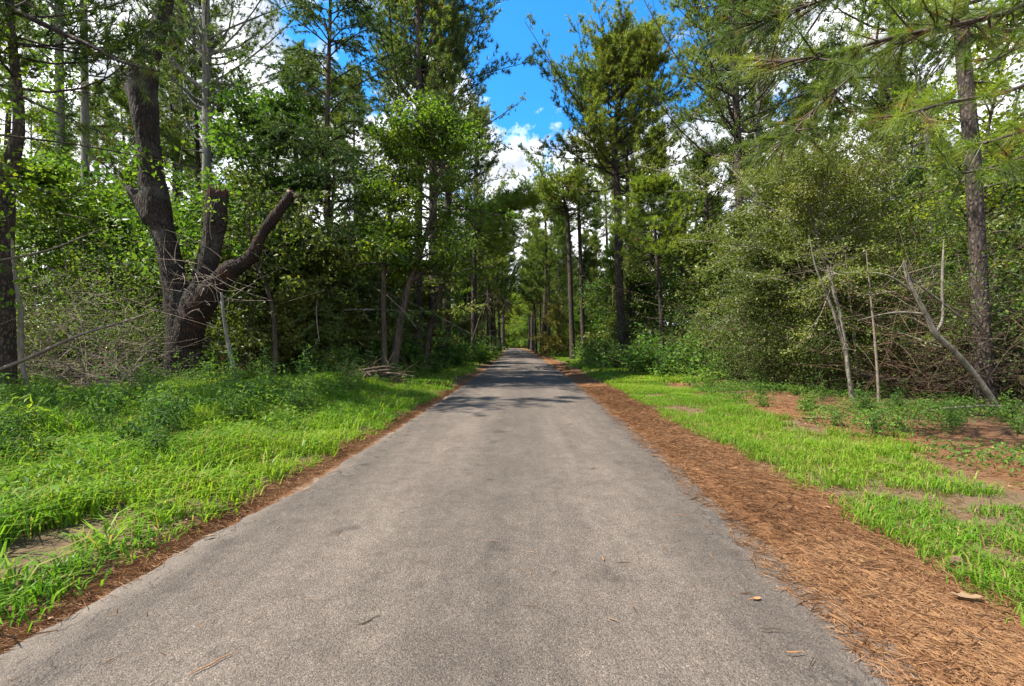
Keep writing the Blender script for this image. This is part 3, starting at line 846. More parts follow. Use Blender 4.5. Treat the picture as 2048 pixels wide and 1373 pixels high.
def remeshed(tubes_list, voxel, mat, name, amp=0.03):
    mb = MB()
    for path, rad, k in tubes_list:
        rad = np.asarray(rad, float).copy(); path = np.asarray(path, float)
        path = np.concatenate([path[:1], path, path[-1:]]); path[0] -= (path[2] - path[1]) * 0.01; path[-1] += (path[-2] - path[-3]) * 0.01
        rad = np.concatenate([[0.002], rad, [0.002]])
        mb.add(*tubes(path, rad, k))
    me = mb.mesh(name + '_raw', mat)
    o = bpy.data.objects.new('raw', me); COL.objects.link(o)
    md = o.modifiers.new('r', 'REMESH'); md.mode = 'VOXEL'; md.voxel_size = voxel; md.use_smooth_shade = True
    dg = bpy.context.evaluated_depsgraph_get()
    out = bpy.data.meshes.new_from_object(o.evaluated_get(dg))
    bpy.data.objects.remove(o); bpy.data.meshes.remove(me)
    out.name = name
    n = len(out.vertices)
    V = np.empty(n * 3, np.float32); out.vertices.foreach_get('co', V); V = V.reshape(-1, 3)
    Nn = np.empty(n * 3, np.float32); out.vertex_normals.foreach_get('vector', Nn); Nn = Nn.reshape(-1, 3)
    ang = V[:, 0] * 0.8 + V[:, 1] * 0.6
    rid = np.abs(vnoise(ang, V[:, 2] * 0.09, 13, 71) - 0.5) * 2 + 0.5 * vnoise(ang, V[:, 2] * 0.25, 24, 72)
    lump = vnoise(ang, V[:, 2], 2.2, 73) - 0.5
    V = V + Nn * (amp * (rid - 0.75) + amp * 2.0 * lump)[:, None]
    out.vertices.foreach_set('co', V.astype(np.float32).ravel())
    out.polygons.foreach_set('use_smooth', np.ones(len(out.polygons), bool))
    out.materials.clear(); out.materials.append(mat)
    out.update()
    return out


def disc_cap(centre, normal, rad, name, mat, rng, depth=0.06, jag=0.0, n=14):
    """a sawn or broken end: short plug that closes a limb"""
    nn = nrm(np.asarray(normal, float))
    u = nrm(np.cross(nn, (0.3, 1, 0.2))); v = np.cross(nn, u)
    a = np.arange(n) * 2 * np.pi / n
    rr = rad * (1 + 0.06 * rng.normal(size=n))
    ring = np.cos(a)[:, None] * u * rr[:, None] + np.sin(a)[:, None] * v * rr[:, None]
    j = jag * rng.random(n)[:, None] * nn
    V = np.concatenate([centre + ring * 1.0 - nn * depth, centre + ring * 0.97 + j, centre + ring * 0.5 + nn * 0.004 + j[::-1] * 0.7, [centre + nn * 0.006 + nn * jag * 0.2]])
    i = np.arange(n); k = (i + 1) % n
    Q = np.concatenate([np.stack([i, k, k + n, i + n], 1), np.stack([i + n, k + n, k + 2 * n, i + 2 * n], 1)])
    T = np.stack([i + 2 * n, k + 2 * n, np.full(n, 3 * n)], 1)
    return MB().add(V, T, Q, 0.5).mesh(name, mat, False)


R = np.random.default_rng(5)

# --- the big broken oak on the left
D0 = 14.0
b0, tp, tr_ = rooted([(366, 792, 54), (366, 745, 42), (366, 700, 38), (362, 640, 34), (354, 590, 29), (342, 530, 25), (329, 470, 25), (313, 415, 32), (305, 370, 30), (301, 330, 26),
                      (293, 250, 28), (286, 195, 32), (285, 160, 33), (298, 110, 24), (318, 50, 20), (331, 0, 17), (340, -90, 16), (352, -230, 13), (365, -400, 9), (372, -540, 4)], D0, 44, k=1.0)
def local(pts, d=D0, b=b0, n=14):
    p_, r_ = pxpath(pts, d, 1.0 if d == D0 else 0.7); q_ = smooth_path(np.column_stack([p_, r_]), n)
    return q_[:, :3] - b, q_[:, 3]
st1 = local([(312, 438, 30), (286, 402, 25), (264, 383, 14), (251, 372, 6)])
st2 = local([(288, 215, 27), (262, 174, 19), (242, 145, 10), (228, 127, 5)])
fork = local([(368, 700, 36), (376, 650, 33, -0.05), (390, 605, 29, -0.1), (404, 575, 24, -0.12)])
oak = thing('dead_oak', 'massive dark broken oak with sawn limbs and furrowed bark behind the tall grass', 'tree', b0)
link('trunk', remeshed([(tp, tr_, 18), (*st1, 14), (*st2, 14), (*fork, 14)], 0.04, M['bark_old'], 'oak_trunk', 0.024), oak)
p2 = local([(374, 650, 28, 0.1), (396, 590, 27, 0.12), (413, 535, 24, 0.14), (425, 480, 22, 0.15), (431, 440, 25, 0.15), (434, 393, 23, 0.15)])
o = o_stub = link('limb', remeshed([(*p2, 16)], 0.035, M['bark_old'], 'oak_stump_limb', 0.014), oak); o['label'] = 'thick upright stub with a red splintered top'
c2 = p2[0][-1]
link('broken_end', disc_cap(c2, (0.05, 0, 1), p2[1][-1] * 0.98, 'oak_broken_end', M['bark_red'], R, 0.1, 0.28), o)
p3 = local([(372, 690, 34, -0.02), (384, 640, 33, -0.08), (408, 600, 31, -0.14), (438, 566, 24, -0.2), (462, 540, 23, -0.24), (486, 528, 16, -0.25), (507, 508, 14, -0.25), (519, 478, 12, -0.25), (541, 446, 12.5, -0.25), (560, 420, 11, -0.25), (586, 386, 11.5, -0.25)], n=30)
o = link('limb', remeshed([(*p3, 14)], 0.03, M['bark_torn'], 'oak_red_limb', 0.013), oak); o['label'] = 'dark red-brown limb slanting up to a sawn end'
def splinters(c_, nn_, r_, n_, ln_, name, mat, parent, rng):
    nn_ = nrm(np.asarray(nn_, float)); u_ = nrm(np.cross(nn_, (0.2, 1, 0.1))); v_ = np.cross(nn_, u_)
    a_ = rng.uniform(0, 6.28, n_); q_ = r_ * np.sqrt(rng.random(n_)) * 0.92
    st_ = c_ + np.cos(a_)[:, None] * u_ * q_[:, None] + np.sin(a_)[:, None] * v_ * q_[:, None] - nn_ * 0.05
    L_ = ln_ * rng.uniform(0.25, 1.0, n_)
    pa = arcs(st_, nrm(nn_ + rng.normal(size=(n_, 3)) * 0.13), L_, 4, rng.normal(size=(n_, 3)) * 0.05 * L_[:, None])
    o_ = link('splinter', MB().add(*tubes(pa, rng.uniform(0.4, 1.0, (n_, 1)) * r_ * 0.20 * np.array([[1.0, 0.85, 0.5, 0.05]]), 5, 0.2, rng), tint=0.5).mesh(name, mat, False), parent)
    o_['kind'] = 'stuff'
splinters(p2[0][-1], (0.05, 0, 1), p2[1][-1], 34, 0.42, 'oak_splinters', M['bark_red'], o_stub, R)
splinters(p3[0][-1], p3[0][-1] - p3[0][-2], p3[1][-1], 16, 0.14, 'oak_limb_splinters', M['bark_red'], o, R)
link('cut_end', disc_cap(p3[0][-1], p3[0][-1] - p3[0][-2], p3[1][-1] * 0.97, 'oak_cut_end', M['cut'], R, 0.08), o)
# leafy top of the oak above the frame and sprouts on the stem
sp_ = broadleaf(301, 8, path=tp, rad=tr_ * 0.02 + 0.004, base=0.86, spread=1.8, nb=14, nsub=5, ntw=4, nlf=6, size=0.13, mat='maple', tone=0.5, cluster=0.2)
link('crown', sp_[1][1], oak)
link('branchwork', sp_[0][1], oak)

# --- pine at the left edge of the view with a kinked trunk
b, tp, tr_ = rooted([(6, 838, 56), (5, 770, 47), (3, 640, 42), (2, 520, 42), (4, 420, 40), (14, 345, 32), (36, 275, 21), (36, 205, 18), (28, 120, 16), (20, 40, 15), (14, -60, 14), (10, -200, 13), (8, -420, 10), (5, -700, 8), (3, -1050, 3)], 10.0, 26)
parts = pine(302, path=tp, rad=tr_, cb=0.5, spread=3.8, nb=46, nsub=9, nl=14, w=0.03, tone=0.4, stubs=4)
t = tree_of(parts, 'pine_tree', 'rough plated pine with a kink halfway up, cut by the picture edge', 'tree', b)
bm_, cr_ = MB(), MB()
def bough(mb, crn, pts, r0, rng, ntw=16, ntf=5, nl=26, nlen=0.24, w=0.008, tone=0.5, start=0.3, twl=0.5, fan=0.7, droop=0.1):
    """one needle-hung pine bough along world points"""
    path = smooth_path(pts, 14)
    mb.add(*tubes(path, np.linspace(r0, r0 * 0.25, 14), 6, 0.04, rng), tint=0.4)
    tq = np.sort(rng.uniform(start, 1.0, ntw)); tq[-1] = 0.999
    z = np.zeros(ntw, int)
    t2 = tans(path[None], z, tq)
    d2 = nrm(t2 * 0.8 + rng.normal(size=(ntw, 3)) * np.array([0.7, 0.7, 0.4]))
    L2 = twl * rng.uniform(0.4, 1.2, ntw)
    tw = arcs(along(path[None], z, tq), d2, L2, 5, UPV * (L2 * 0.15 - droop)[:, None])
    mb.add(*tubes(tw, np.linspace(r0 * 0.35, 0.004, 5)[None], 4), tint=0.4)
    j = rep(np.arange(ntw), ntf)
    tt = np.tile(np.linspace(0.45, 1, ntf), ntw)
    V, T = needles(along(tw, j, tt), tans(tw, j, tt), nl, nlen, w, rng, fan, 0.03)
    ti = tone + 0.12 * rng.normal(size=ntw)[j] + 0.05 * rng.normal(size=len(j))
    ti = np.where((tt < 0.5) & (rng.random(len(j)) < 0.35), 1.0, np.clip(ti, 0, 0.87))
    crn.add(V, T, tint=rep(ti, nl * 3))
bough(bm_, cr_, [P(24, 18, 10), P(110, 60, 9.9), P(190, 96, 9.8), P(245, 125, 9.7), P(320, 142, 9.6)] - b, 0.07, R, 7, 4, 26, 0.22, 0.007, 0.46, 0.36)
bough(bm_, cr_, [P(34, 190, 10), P(110, 225, 9.6), P(200, 265, 9.3)] - b, 0.035, R, 7, 4, 24, 0.25, 0.010, 0.40, 0.6)
o = link('bough', bm_.mesh('edge_pine_bough', M['bark_pine']), t); link('needle_spray', cr_.mesh('edge_pine_needles', M['pine_needle'], False), o)

# pale sapling leaning on it
b, tp, tr_ = rooted([(56, 832, 9), (52, 770, 9), (43, 720, 9), (41, 660, 9), (42, 620, 8), (34, 580, 7), (28, 530, 6), (24, 480, 4)], 9.6, 18)
tree_of([('trunk', MB().add(*tubes(tp, tr_, 8, 0.06, R)).mesh('pale_stem', M['bark_pale']))], 'sapling', 'crooked pale grey dead stem leaning on the plated pine at the edge', 'tree', b)

# trunks in the back of the left side
for px_, d_, hw, lab, cov, ln_ in ((120, 22, 15, 'tall trunk wrapped from top to bottom in green vine leaves', True, 0), (170, 24, 13, 'straight bare grey trunk beside the vine-wrapped one', False, 2),
                              (357, 29, 11, 'slim grey trunk rising behind the broken oak', False, 3), (414, 20.5, 14, 'grey trunk with dark sweeping limbs between broken oak and cedar', False, -2)):
    b, tp, tr_ = rooted([(px_ + ln_ * 2, 740, hw * 1.25), (px_ + ln_, 500, hw * 1.05), (px_, 250, hw), (px_ - 2, 60, hw * 0.9), (px_ - 4, -150, hw * 0.8), (px_ - 4, -420, hw * 0.25)], d_, 18)
    parts = pine(310 + px_, path=tp, rad=tr_, cb=0.36 if px_ == 414 else 0.5, spread=5.2 if px_ == 414 else 3.4, nb=64 if px_ == 414 else 40, nl=13, w=0.032, bark='bark_grey', tone=0.42, elev0=5, stubs=5)
    t = tree_of(parts, 'pine_tree', lab, 'tree', b)
    if cov:
        n_ = 5200
        i_ = R.random(n_) ** 0.9 * 0.9
        pt = along(tp[None], np.zeros(n_, int), i_) + nrm(R.normal(size=(n_, 3)) * np.array([1, 1, 0.2])) * R.uniform(0.25, 0.75, (n_, 1)) * (0.6 + vnoise(i_, i_ * 0, 14, 3)[:, None])
        V, T = leaves(pt, 0.15, R, 0.7, 0.5)
        link('vine', MB().add(V, T, tint=rep(np.clip(0.42 + 0.18 * R.normal(size=n_), 0, 0.9), 4)).mesh('vine_leaves', M['oak'], False), t)

# --- cedar with a pale bare lower trunk
b, tp, tr_ = rooted([(653, 752, 15), (655, 700, 12), (656, 600, 11), (656, 500, 10.5), (654, 350, 9), (655, 200, 7), (660, 50, 5), (664, -100, 3), (668, -220, 1)], 18.0, 20)
tree_of(cedar(320, path=tp, rad=tr_, cb=0.22, spread=4.7, nb=130, tone=0.42, prof=lambda u: (1 - 0.62 * u) * (0.75 + 0.25 * np.minimum(u * 4, 1))), 'cedar_tree', 'feathery dark cedar with a pale bare lower trunk near the centre left', 'tree', b)

# young stems near the oak
b, tp, tr_ = rooted([(552, 752, 9), (550, 690, 8), (545, 620, 7), (530, 565, 7), (512, 530, 6), (500, 480, 5), (498, 400, 3)], 15.5, 18)
tree_of(broadleaf(321, path=tp, rad=tr_, base=0.55, spread=1.5, nb=12, nlf=6, size=0.12, mat='oak', nsub=5, ntw=4), 'young_tree', 'slim young tree curving left, just right of the red sawn limb', 'tree', b)
b, tp, tr_ = rooted([(478, 772, 7), (466, 730, 6.5), (455, 680, 6), (447, 630, 5), (443, 585, 4)], 12.5, 14)
tree_of([('trunk', MB().add(*tubes(tp, tr_, 8, 0.05, R)).mesh('grey_pole_stem', M['bark_grey']))], 'sapling', 'thin grey leafless stem slanting just right of the oak base', 'tree', b)

# snag
b, tp, tr_ = rooted([(703, 748, 11), (702, 700, 10), (702, 640, 9.5), (702, 592, 9)], 21.0, 10)
t = tree_of([('trunk', MB().add(*tubes(tp, tr_, 10, 0.05, R)).mesh('snag_trunk', M['bark_brown']))], 'snag', 'short dark trunk snapped off at a jagged top, right of the cedar', 'tree', b)
splinters(tp[-1], (0.1, 0, 1), tr_[-1], 20, 0.5, 'snag_splinters', M['bark_red'], t, R)
link('broken_end', disc_cap(tp[-1], (0.1, 0, 1), tr_[-1], 'snag_end', M['bark_red'], R, 0.05, 0.25), t)

# bright maple of two stems
b, tp, tr_ = rooted([(770, 742, 9), (768, 660, 8), (767, 580, 7.5), (772, 500, 6.5), (782, 420, 5.5), (800, 340, 4), (818, 270, 2)], 17.0, 18)
tree_of(broadleaf(322, path=tp, rad=tr_, base=0.34, spread=1.9, nb=30, nsub=7, ntw=5, nlf=8, size=0.13, mat='maple', tone=0.42, cluster=0.18), 'maple_tree', 'upright slender maple with green leaves, left one of a pair of stems', 'tree', b)
b, tp, tr_ = rooted([(786, 744, 14), (794, 690, 12), (806, 620, 11), (818, 570, 10), (836, 520, 8), (862, 440, 6.5), (880, 360, 4.5), (886, 290, 3), (890, 235, 1.5)], 17.3, 20)
parts = broadleaf(323, path=tp, rad=tr_, base=0.42, spread=2.2, nb=36, nsub=8, ntw=5, nlf=9, size=0.13, mat='maple', tone=0.60, cluster=0.18)
t = tree_of(parts, 'maple_tree', 'leaning dark-stemmed maple crowned with glowing yellow-green leaves', 'tree', b)
lp, lr = local([(824, 562, 8), (850, 540, 7), (890, 512, 6), (930, 470, 5), (962, 440, 3)], 17.3, b, 12)
link('limb', MB().add(*tubes(lp, lr, 7, 0.05, R)).mesh('maple_limb', M['bark_brown']), t)

# tall pines left of the lane
for i_, (pts, d_, kw, lab) in enumerate((
    ([(866, 726, 15), (866, 600, 13), (866, 420, 12), (864, 250, 10), (852, 150, 8.5), (842, 60, 7), (846, -40, 5), (850, -150, 2)], 27.0, dict(cb=0.30, spread=5.7, nb=104, nsub=11, ntf=8, nl=15, nlen=0.28, w=0.036, tone=0.46, top=0.8, elev1=46), 'tallest dense pine left of the lane, its boughs edging the blue sky'),
    ([(834, 732, 15), (835, 640, 13), (836, 500, 12), (838, 300, 10), (836, 100, 8), (834, -60, 3)], 24.0, dict(cb=0.5, spread=4.4, nb=54, w=0.032, tone=0.42), 'thick plated pine trunk just right of the leaning maple'),
    ([(893, 722, 14), (893, 600, 12), (895, 450, 11), (898, 300, 9), (900, 150, 7), (902, 60, 3)], 31.0, dict(cb=0.42, spread=4.4, nb=54, w=0.036, tone=0.44), 'straight dark pine third from the lane on the left verge'),
    ([(948, 712, 9), (948, 600, 8), (950, 480, 7), (952, 340, 6), (955, 235, 2)], 44.0, dict(cb=0.32, spread=5.8, nb=86, nsub=9, w=0.036, tone=0.5), 'slender pine leaning its crown over the left edge of the lane'),
    ([(850, 748, 9), (860, 660, 8.5), (880, 580, 8), (913, 515, 7), (955, 462, 6), (1005, 425, 5), (1052, 404, 2.5)], 20.0, dict(cb=0.52, spread=2.5, nb=40, nsub=8, nl=18, w=0.022, needle='pine_bright', tone=0.60, elev0=-25, elev1=25, droop=0.22, stubs=3), 'thin pine leaning far out over the lane with yellow-green drooping boughs'),
)):
    b, tp, tr_ = rooted(pts, d_, 20)
    tree_of(pine(330 + i_, path=tp, rad=tr_, **kw), 'pine_tree', lab, 'tree', b)

# hanging dead bough over the left verge
mb = MB()
path = smooth_path([P(942, 690, 42) - P(942, 716, 42), P(958, 640, 42) - P(942, 716, 42), P(975, 600, 42) - P(942, 716, 42), P(1000, 588, 42) - P(942, 716, 42), P(1018, 618, 42) - P(942, 716, 42)], 16)
mb.add(*tubes(path, np.linspace(0.09, 0.02, 16), 6), tint=0.3)
n_ = 60; tq = R.uniform(0.35, 1, n_)
mb.add(*tubes(arcs(along(path[None], np.zeros(n_, int), tq), nrm(R.normal(size=(n_, 3)) + [0.2, 0, -0.9]), R.uniform(0.5, 1.6, n_), 4, -UPV * 0.5 * np.ones((n_, 1))), np.linspace(0.035, 0.012, 4)[None], 3), tint=0.2)
bx = wx(942, 42)
tree_of([('trunk', mb.mesh('bowed_stem', M['twig_dark']))], 'dead_tree', 'bare brown bowed tree drooping dry twigs beside the distant lane', 'tree', (bx, 42, float(gh(bx, 42))))

# --- right side
for i_, (pts, d_, kw, lab) in enumerate((
    ([(1248, 730, 17), (1242, 640, 12.5), (1238, 540, 12), (1236, 420, 11), (1231, 330, 9.5), (1228, 270, 8), (1236, 210, 6), (1246, 170, 4), (1252, 140, 1.5)], 28.0,
     dict(cb=0.40, spread=5.3, nb=120, nsub=11, ntf=8, nl=15, nlen=0.29, w=0.036, tone=0.48, top=0.85, pw=0.72, elev0=-8, elev1=56), 'stately full pine standing alone against blue sky right of the lane'),
    ([(1490, 745, 18), (1486, 640, 15), (1483, 540, 14), (1479, 400, 13), (1474, 260, 11.5), (1468, 120, 10), (1462, 0, 8), (1458, -120, 6), (1456, -250, 2)], 20.0,
     dict(cb=0.40, spread=6.0, nb=84, nsub=11, ntf=6, nl=13, w=0.028, tone=0.45, elev0=0, elev1=50), 'tall open pine with long dark arching limbs behind the olive yaupon'),
    ([(1512, 745, 12), (1512, 500, 10), (1514, 250, 8.5), (1518, 60, 7), (1520, -160, 3)], 25.0, dict(cb=0.42, spread=4.2, nb=56, w=0.032, tone=0.44, bark='bark_grey'), 'greyer pine close behind the tall open pine'),
    ([(1972, 815, 38), (1966, 700, 30), (1960, 600, 29), (1953, 450, 27), (1944, 300, 26), (1930, 150, 25), (1922, 40, 23), (1914, -200, 20), (1906, -650, 14), (1900, -1000, 4)], 9.5,
     dict(cb=0.6, spread=3.4, nb=36, tone=0.42, stubs=6), 'stout dark plated pine trunk rising above the right-hand brush'),
    ([(1146, 718, 9), (1143, 640, 7.5), (1140, 540, 7), (1136, 450, 6), (1130, 410, 4), (1124, 372, 2)], 38.0, dict(cb=0.70, spread=5.0, nb=64, nsub=9, w=0.04, needle='pine_bright', tone=0.58, top=0.9, elev0=-10, elev1=45, stubs=5), 'young pine with a flat yellow-green crown hanging toward the lane'),
    ([(1168, 718, 7), (1165, 640, 6.5), (1162, 540, 6), (1158, 440, 5), (1156, 390, 2)], 40.0, dict(cb=0.70, spread=3.2, nb=28, needle='pine_bright', tone=0.45), 'thin straight pine just behind the yellow-green young pine'),
    ([(1326, 738, 8), (1323, 640, 7), (1318, 560, 6), (1312, 500, 5), (1308, 420, 3.5), (1305, 380, 1.5)], 24.0, dict(cb=0.55, spread=3.4, nb=40, nsub=9, w=0.032, needle='pine_bright', tone=0.5, elev0=-12, elev1=30), 'small dark-stemmed pine with soft drooping boughs behind the green bushes'),
    ([(1360, 730, 6), (1364, 600, 5.5), (1362, 480, 5), (1358, 400, 3)], 27.0, dict(cb=0.6, spread=2.6, nb=22, tone=0.5), 'slight pine sapling between the stately pine and the open pine'),
    ([(1430, 740, 8), (1436, 600, 7.5), (1418, 480, 7), (1412, 400, 6), (1410, 330, 3)], 23.0, dict(cb=0.62, spread=3.0, nb=30, tone=0.45), 'thin pine with a dark umbrella of boughs left of the open pine'),
    ([(1262, 728, 9), (1258, 600, 8), (1256, 450, 7), (1254, 330, 5), (1252, 270, 2)], 33.0, dict(cb=0.55, spread=3.6, nb=36, tone=0.4), 'narrow pine hidden close behind the stately full pine'),
    ([(1776, 740, 15), (1774, 520, 12.5), (1772, 380, 12), (1772, 250, 11), (1780, 120, 9), (1786, -20, 7), (1790, -150, 3)], 19.0, dict(cb=0.46, spread=4.0, nb=54, w=0.03, tone=0.42), 'dark pine trunk seen through the gap above the brown brush'),
    ([(1660, 700, 10), (1665, 420, 8.5), (1664, 330, 8), (1664, 240, 7), (1668, 130, 4), (1670, 60, 2)], 30.0, dict(cb=0.72, spread=3.4, nb=20, nsub=6, ntf=4, nl=9, tone=0.4, bark='bark_grey', elev0=25), 'sparse grey forked tree against white cloud behind the yaupon'),
)):
    b, tp, tr_ = rooted(pts, d_, 22)
    tree_of(pine(350 + i_, path=tp, rad=tr_, **kw), 'pine_tree', lab, 'tree', b)

# pine whose boughs hang into the upper right corner
bx, by = 10.6, 6.0
base = np.array([bx, by, float(gh(bx, by))])
tp = trunk_path(R, 19, (0.2, 0.3), 0.1); tr_ = trunk_rad(0.26)
parts = pine(370, path=tp, rad=tr_, cb=0.62, spread=3.6, nb=36, nl=9, w=0.04, stubs=0, tone=0.45)
t = tree_of(parts, 'pine_tree', 'pine beyond the picture edge whose long-needled boughs droop into the upper right corner', 'tree', base)
def zb(h): return np.array([0.02, 0, h])
for pts, r0, kw in (
    ([zb(6.9), P(2120, -20, 6.2) - base, P(2000, 30, 6.0) - base, P(1800, 72, 5.8) - base, P(1680, 105, 5.7) - base, P(1540, 128, 5.6) - base], 0.045, dict(ntw=64, ntf=5, nl=30, nlen=0.16, twl=0.75, w=0.006, tone=0.40, start=0.2)),
    ([zb(6.2), P(2060, 60, 6.4) - base, P(1900, 40, 6.5) - base, P(1760, 110, 6.5) - base, P(1650, 200, 6.5) - base, P(1560, 290, 6.5) - base], 0.038, dict(ntw=60, ntf=5, nl=30, nlen=0.16, twl=0.8, w=0.006, tone=0.44, start=0.3)),
    ([zb(7.4), P(2080, -120, 7) - base, P(1850, -60, 7.2) - base, P(1650, 0, 7.4) - base, P(1500, 50, 7.5) - base], 0.045, dict(ntw=60, ntf=5, nl=28, nlen=0.17, twl=0.9, w=0.0065, tone=0.36, start=0.25)),
    ([zb(5.0), P(2200, 190, 4.8) - base, P(2080, 250, 4.2) - base, P(1975, 285, 3.7) - base], 0.035, dict(ntw=11, ntf=3, nl=46, nlen=0.22, twl=0.35, w=0.0042, tone=0.52, start=0.35, fan=0.75)),
    ([zb(4.8), P(2180, 120, 5.4) - base, P(2030, 180, 4.9) - base, P(1900, 205, 4.5) - base, P(1800, 232, 4.3) - base], 0.035, dict(ntw=15, ntf=3, nl=46, nlen=0.21, twl=0.45, w=0.0042, tone=0.42, start=0.4, fan=0.75)),
    ([zb(4.4), P(2190, 270, 5.0) - base, P(2060, 310, 4.6) - base, P(1940, 345, 4.4) - base, P(1885, 335, 4.3) - base], 0.03, dict(ntw=12, ntf=3, nl=46, nlen=0.21, twl=0.4, w=0.0042, tone=0.46, start=0.35, fan=0.75)),
    ([zb(5.6), P(2170, 40, 5.6) - base, P(2050, 90, 5.3) - base, P(1930, 150, 5.2) - base], 0.03, dict(ntw=12, ntf=3, nl=40, nlen=0.18, twl=0.4, w=0.005, tone=0.38, start=0.4)),
):
    a_, c_ = MB(), MB()
    bough(a_, c_, pts, r0, R, **kw)
    o = link('bough', a_.mesh('overhanging_bough', M['bark_brown']), t)
    link('needle_spray', c_.mesh('overhanging_needles', M['pine_bright' if r0 < 0.036 else 'pine_needle'], False), o)

# olive yaupon and its pale stems
b, tp, tr_ = rooted([(1690, 790, 7), (1676, 700, 6.5), (1660, 600, 6), (1640, 500, 5), (1620, 420, 4), (1608, 340, 2)], 12.5, 18)
tree_of(broadleaf(380, path=tp, rad=tr_, base=0.38, spread=2.5, nb=46, nsub=12, ntw=7, nlf=14, size=0.066, mat='olive', bark='bark_pale', tone=0.60, cluster=0.12, flat=0.35, elev=(0, 50), aspect=0.6), 'yaupon_tree', 'soft olive-green fine-leaved tree billowing over the right-hand thicket', 'tree', b)
b, tp, tr_ = rooted([(1598, 770, 6), (1590, 700, 6), (1560, 600, 5), (1540, 520, 4), (1530, 430, 2)], 14.0, 18)
tree_of(broadleaf(381, path=tp, rad=tr_, base=0.25, spread=2.1, nb=40, nsub=11, ntw=7, nlf=10, size=0.085, mat='olive', bark='bark_pale', tone=0.42, cluster=0.13, flat=0.35, elev=(0, 45)), 'yaupon_tree', 'smaller olive fine-leaved tree left of the billowing one', 'tree', b)
mb = MB()
b, tp, tr_ = rooted([(1706, 806, 8), (1697, 750, 7), (1690, 690, 6.5), (1680, 630, 6), (1664, 570, 5), (1655, 530, 3.5)], 10.3, 18)
mb.add(*tubes(tp, tr_, 8, 0.05, R), tint=0.5)
q_, r_ = local([(1690, 700, 6), (1672, 640, 5), (1650, 580, 4), (1630, 530, 2.5), (1618, 470, 1.5)], 10.3, b); mb2 = MB().add(*tubes(q_, r_, 6))
t = tree_of([('trunk', mb.mesh('pale_twin_stem', M['bark_pale']))], 'sapling', 'pale forked bare stems standing in the thicket, uprightmost of the bare ones', 'tree', b)
link('limb', mb2.mesh('pale_twin_limb', M['bark_pale']), t)
a_ = MB(); dead_twigs(a_, tp, 12, R, (0.4, 1.2), 0.006, (0.4, 1)); link('twiggery', a_.mesh('pale_twin_twigs', M['twig']), t)['kind'] = 'stuff'

b, tp, tr_ = rooted([(2006, 842, 12), (1985, 800, 11.5), (1945, 745, 11), (1905, 700, 11), (1870, 668, 11), (1852, 630, 9), (1830, 590, 8), (1815, 555, 7), (1808, 520, 5)], 8.6, 22)
t = tree_of([('trunk', MB().add(*tubes(tp, tr_, 9, 0.05, R)).mesh('leaning_stem', M['bark_pale']))], 'sapling', 'pale dead trunk leaning hard to the left with a kinked middle', 'tree', b)
for pts in ([(1868, 668, 5), (1885, 640, 5), (1884, 580, 4.5), (1886, 520, 4), (1888, 480, 2)], [(1828, 588, 4.5), (1800, 565, 4), (1770, 550, 3), (1735, 545, 1.5)], [(1846, 628, 4), (1800, 625, 3.5), (1760, 630, 2.5), (1715, 642, 1.5)],
            [(1818, 555, 4), (1850, 580, 4), (1890, 610, 3.5), (1940, 650, 3)]):
    q_, r_ = local(pts, 8.6, b); link('limb', MB().add(*tubes(q_, r_, 6, 0.04, R)).mesh('leaning_stem_limb', M['bark_pale']), t)
a_ = MB(); dead_twigs(a_, tp, 16, R, (0.3, 1.2), 0.006, (0.5, 1)); link('twiggery', a_.mesh('leaning_stem_twigs', M['twig']), t)['kind'] = 'stuff'
b, tp, tr_ = rooted([(2036, 800, 9), (2020, 740, 8), (2000, 690, 8), (1975, 660, 7), (1960, 640, 5)], 10.5, 14)
tree_of([('trunk', MB().add(*tubes(tp, tr_, 8, 0.05, R)).mesh('greenish_stem', M['bark_pale']))], 'sapling', 'short pale slanting stem behind the leaning dead trunk', 'tree', b)
for i_, (px_, d_, tx, lab) in enumerate(((1758, 9.6, 1742, 'thread-thin upright dead stem between the forked and the leaning one'), 
                                         (1718, 11.5, 1700, 'thin grey dead stem behind the pale forked stems'))):
    b, tp, tr_ = rooted([(px_, 800, 4.5), (px_ * 0.6 + tx * 0.4, 700, 4), (tx, 600, 3), (tx - 10, 500, 1.5)], d_, 12)
    tree_of([('trunk', MB().add(*tubes(tp, tr_, 6, 0.08, R)).mesh('thin_dead_stem', M['twig']))], 'sapling', lab, 'tree', b)

# bright broadleaf in the right background
bx = wx(1990, 13); tree_of(broadleaf(383, H=10.5, spread=3.0, nb=38, nsub=7, ntw=5, nlf=8, size=0.13, mat='maple', tone=0.45, base=0.15), 'maple_tree', 'leafy bright maple filling in behind the stout plated pine', 'tree', (bx, 13, float(gh(bx, 13))))
bx = wx(1112, 46); tree_of(broadleaf(384, H=4.6, spread=2.4, nb=30, nsub=6, ntw=5, nlf=7, size=0.16, mat='gold', tone=0.5, base=0.1, r0=0.06), 'young_tree', 'rounded golden-yellow young tree on the right verge far ahead', 'tree', (bx, 46, float(gh(bx, 46))))

# ------------------------------------------------------------------ shrubs, thickets and woods behind: individuals that share meshes
placed = []


def spots(n, s0, s1, y0, y1, mind, rng, power=1.0, clear=None):
    out = []
    for _ in range(n * 30):
        if len(out) >= n: break
        y = y0 + (y1 - y0) * rng.random() ** power; s = rng.uniform(s0, s1)
        x = s + float(road_c(y))
        if abs(x) > 1.16 * y + 3: continue
        if clear and not clear(x, y): continue
        if all((x - a) ** 2 + (y - b_) ** 2 > mind * mind for a, b_ in out): out.append((x, y))
    return out


RS = np.random.default_rng(77)


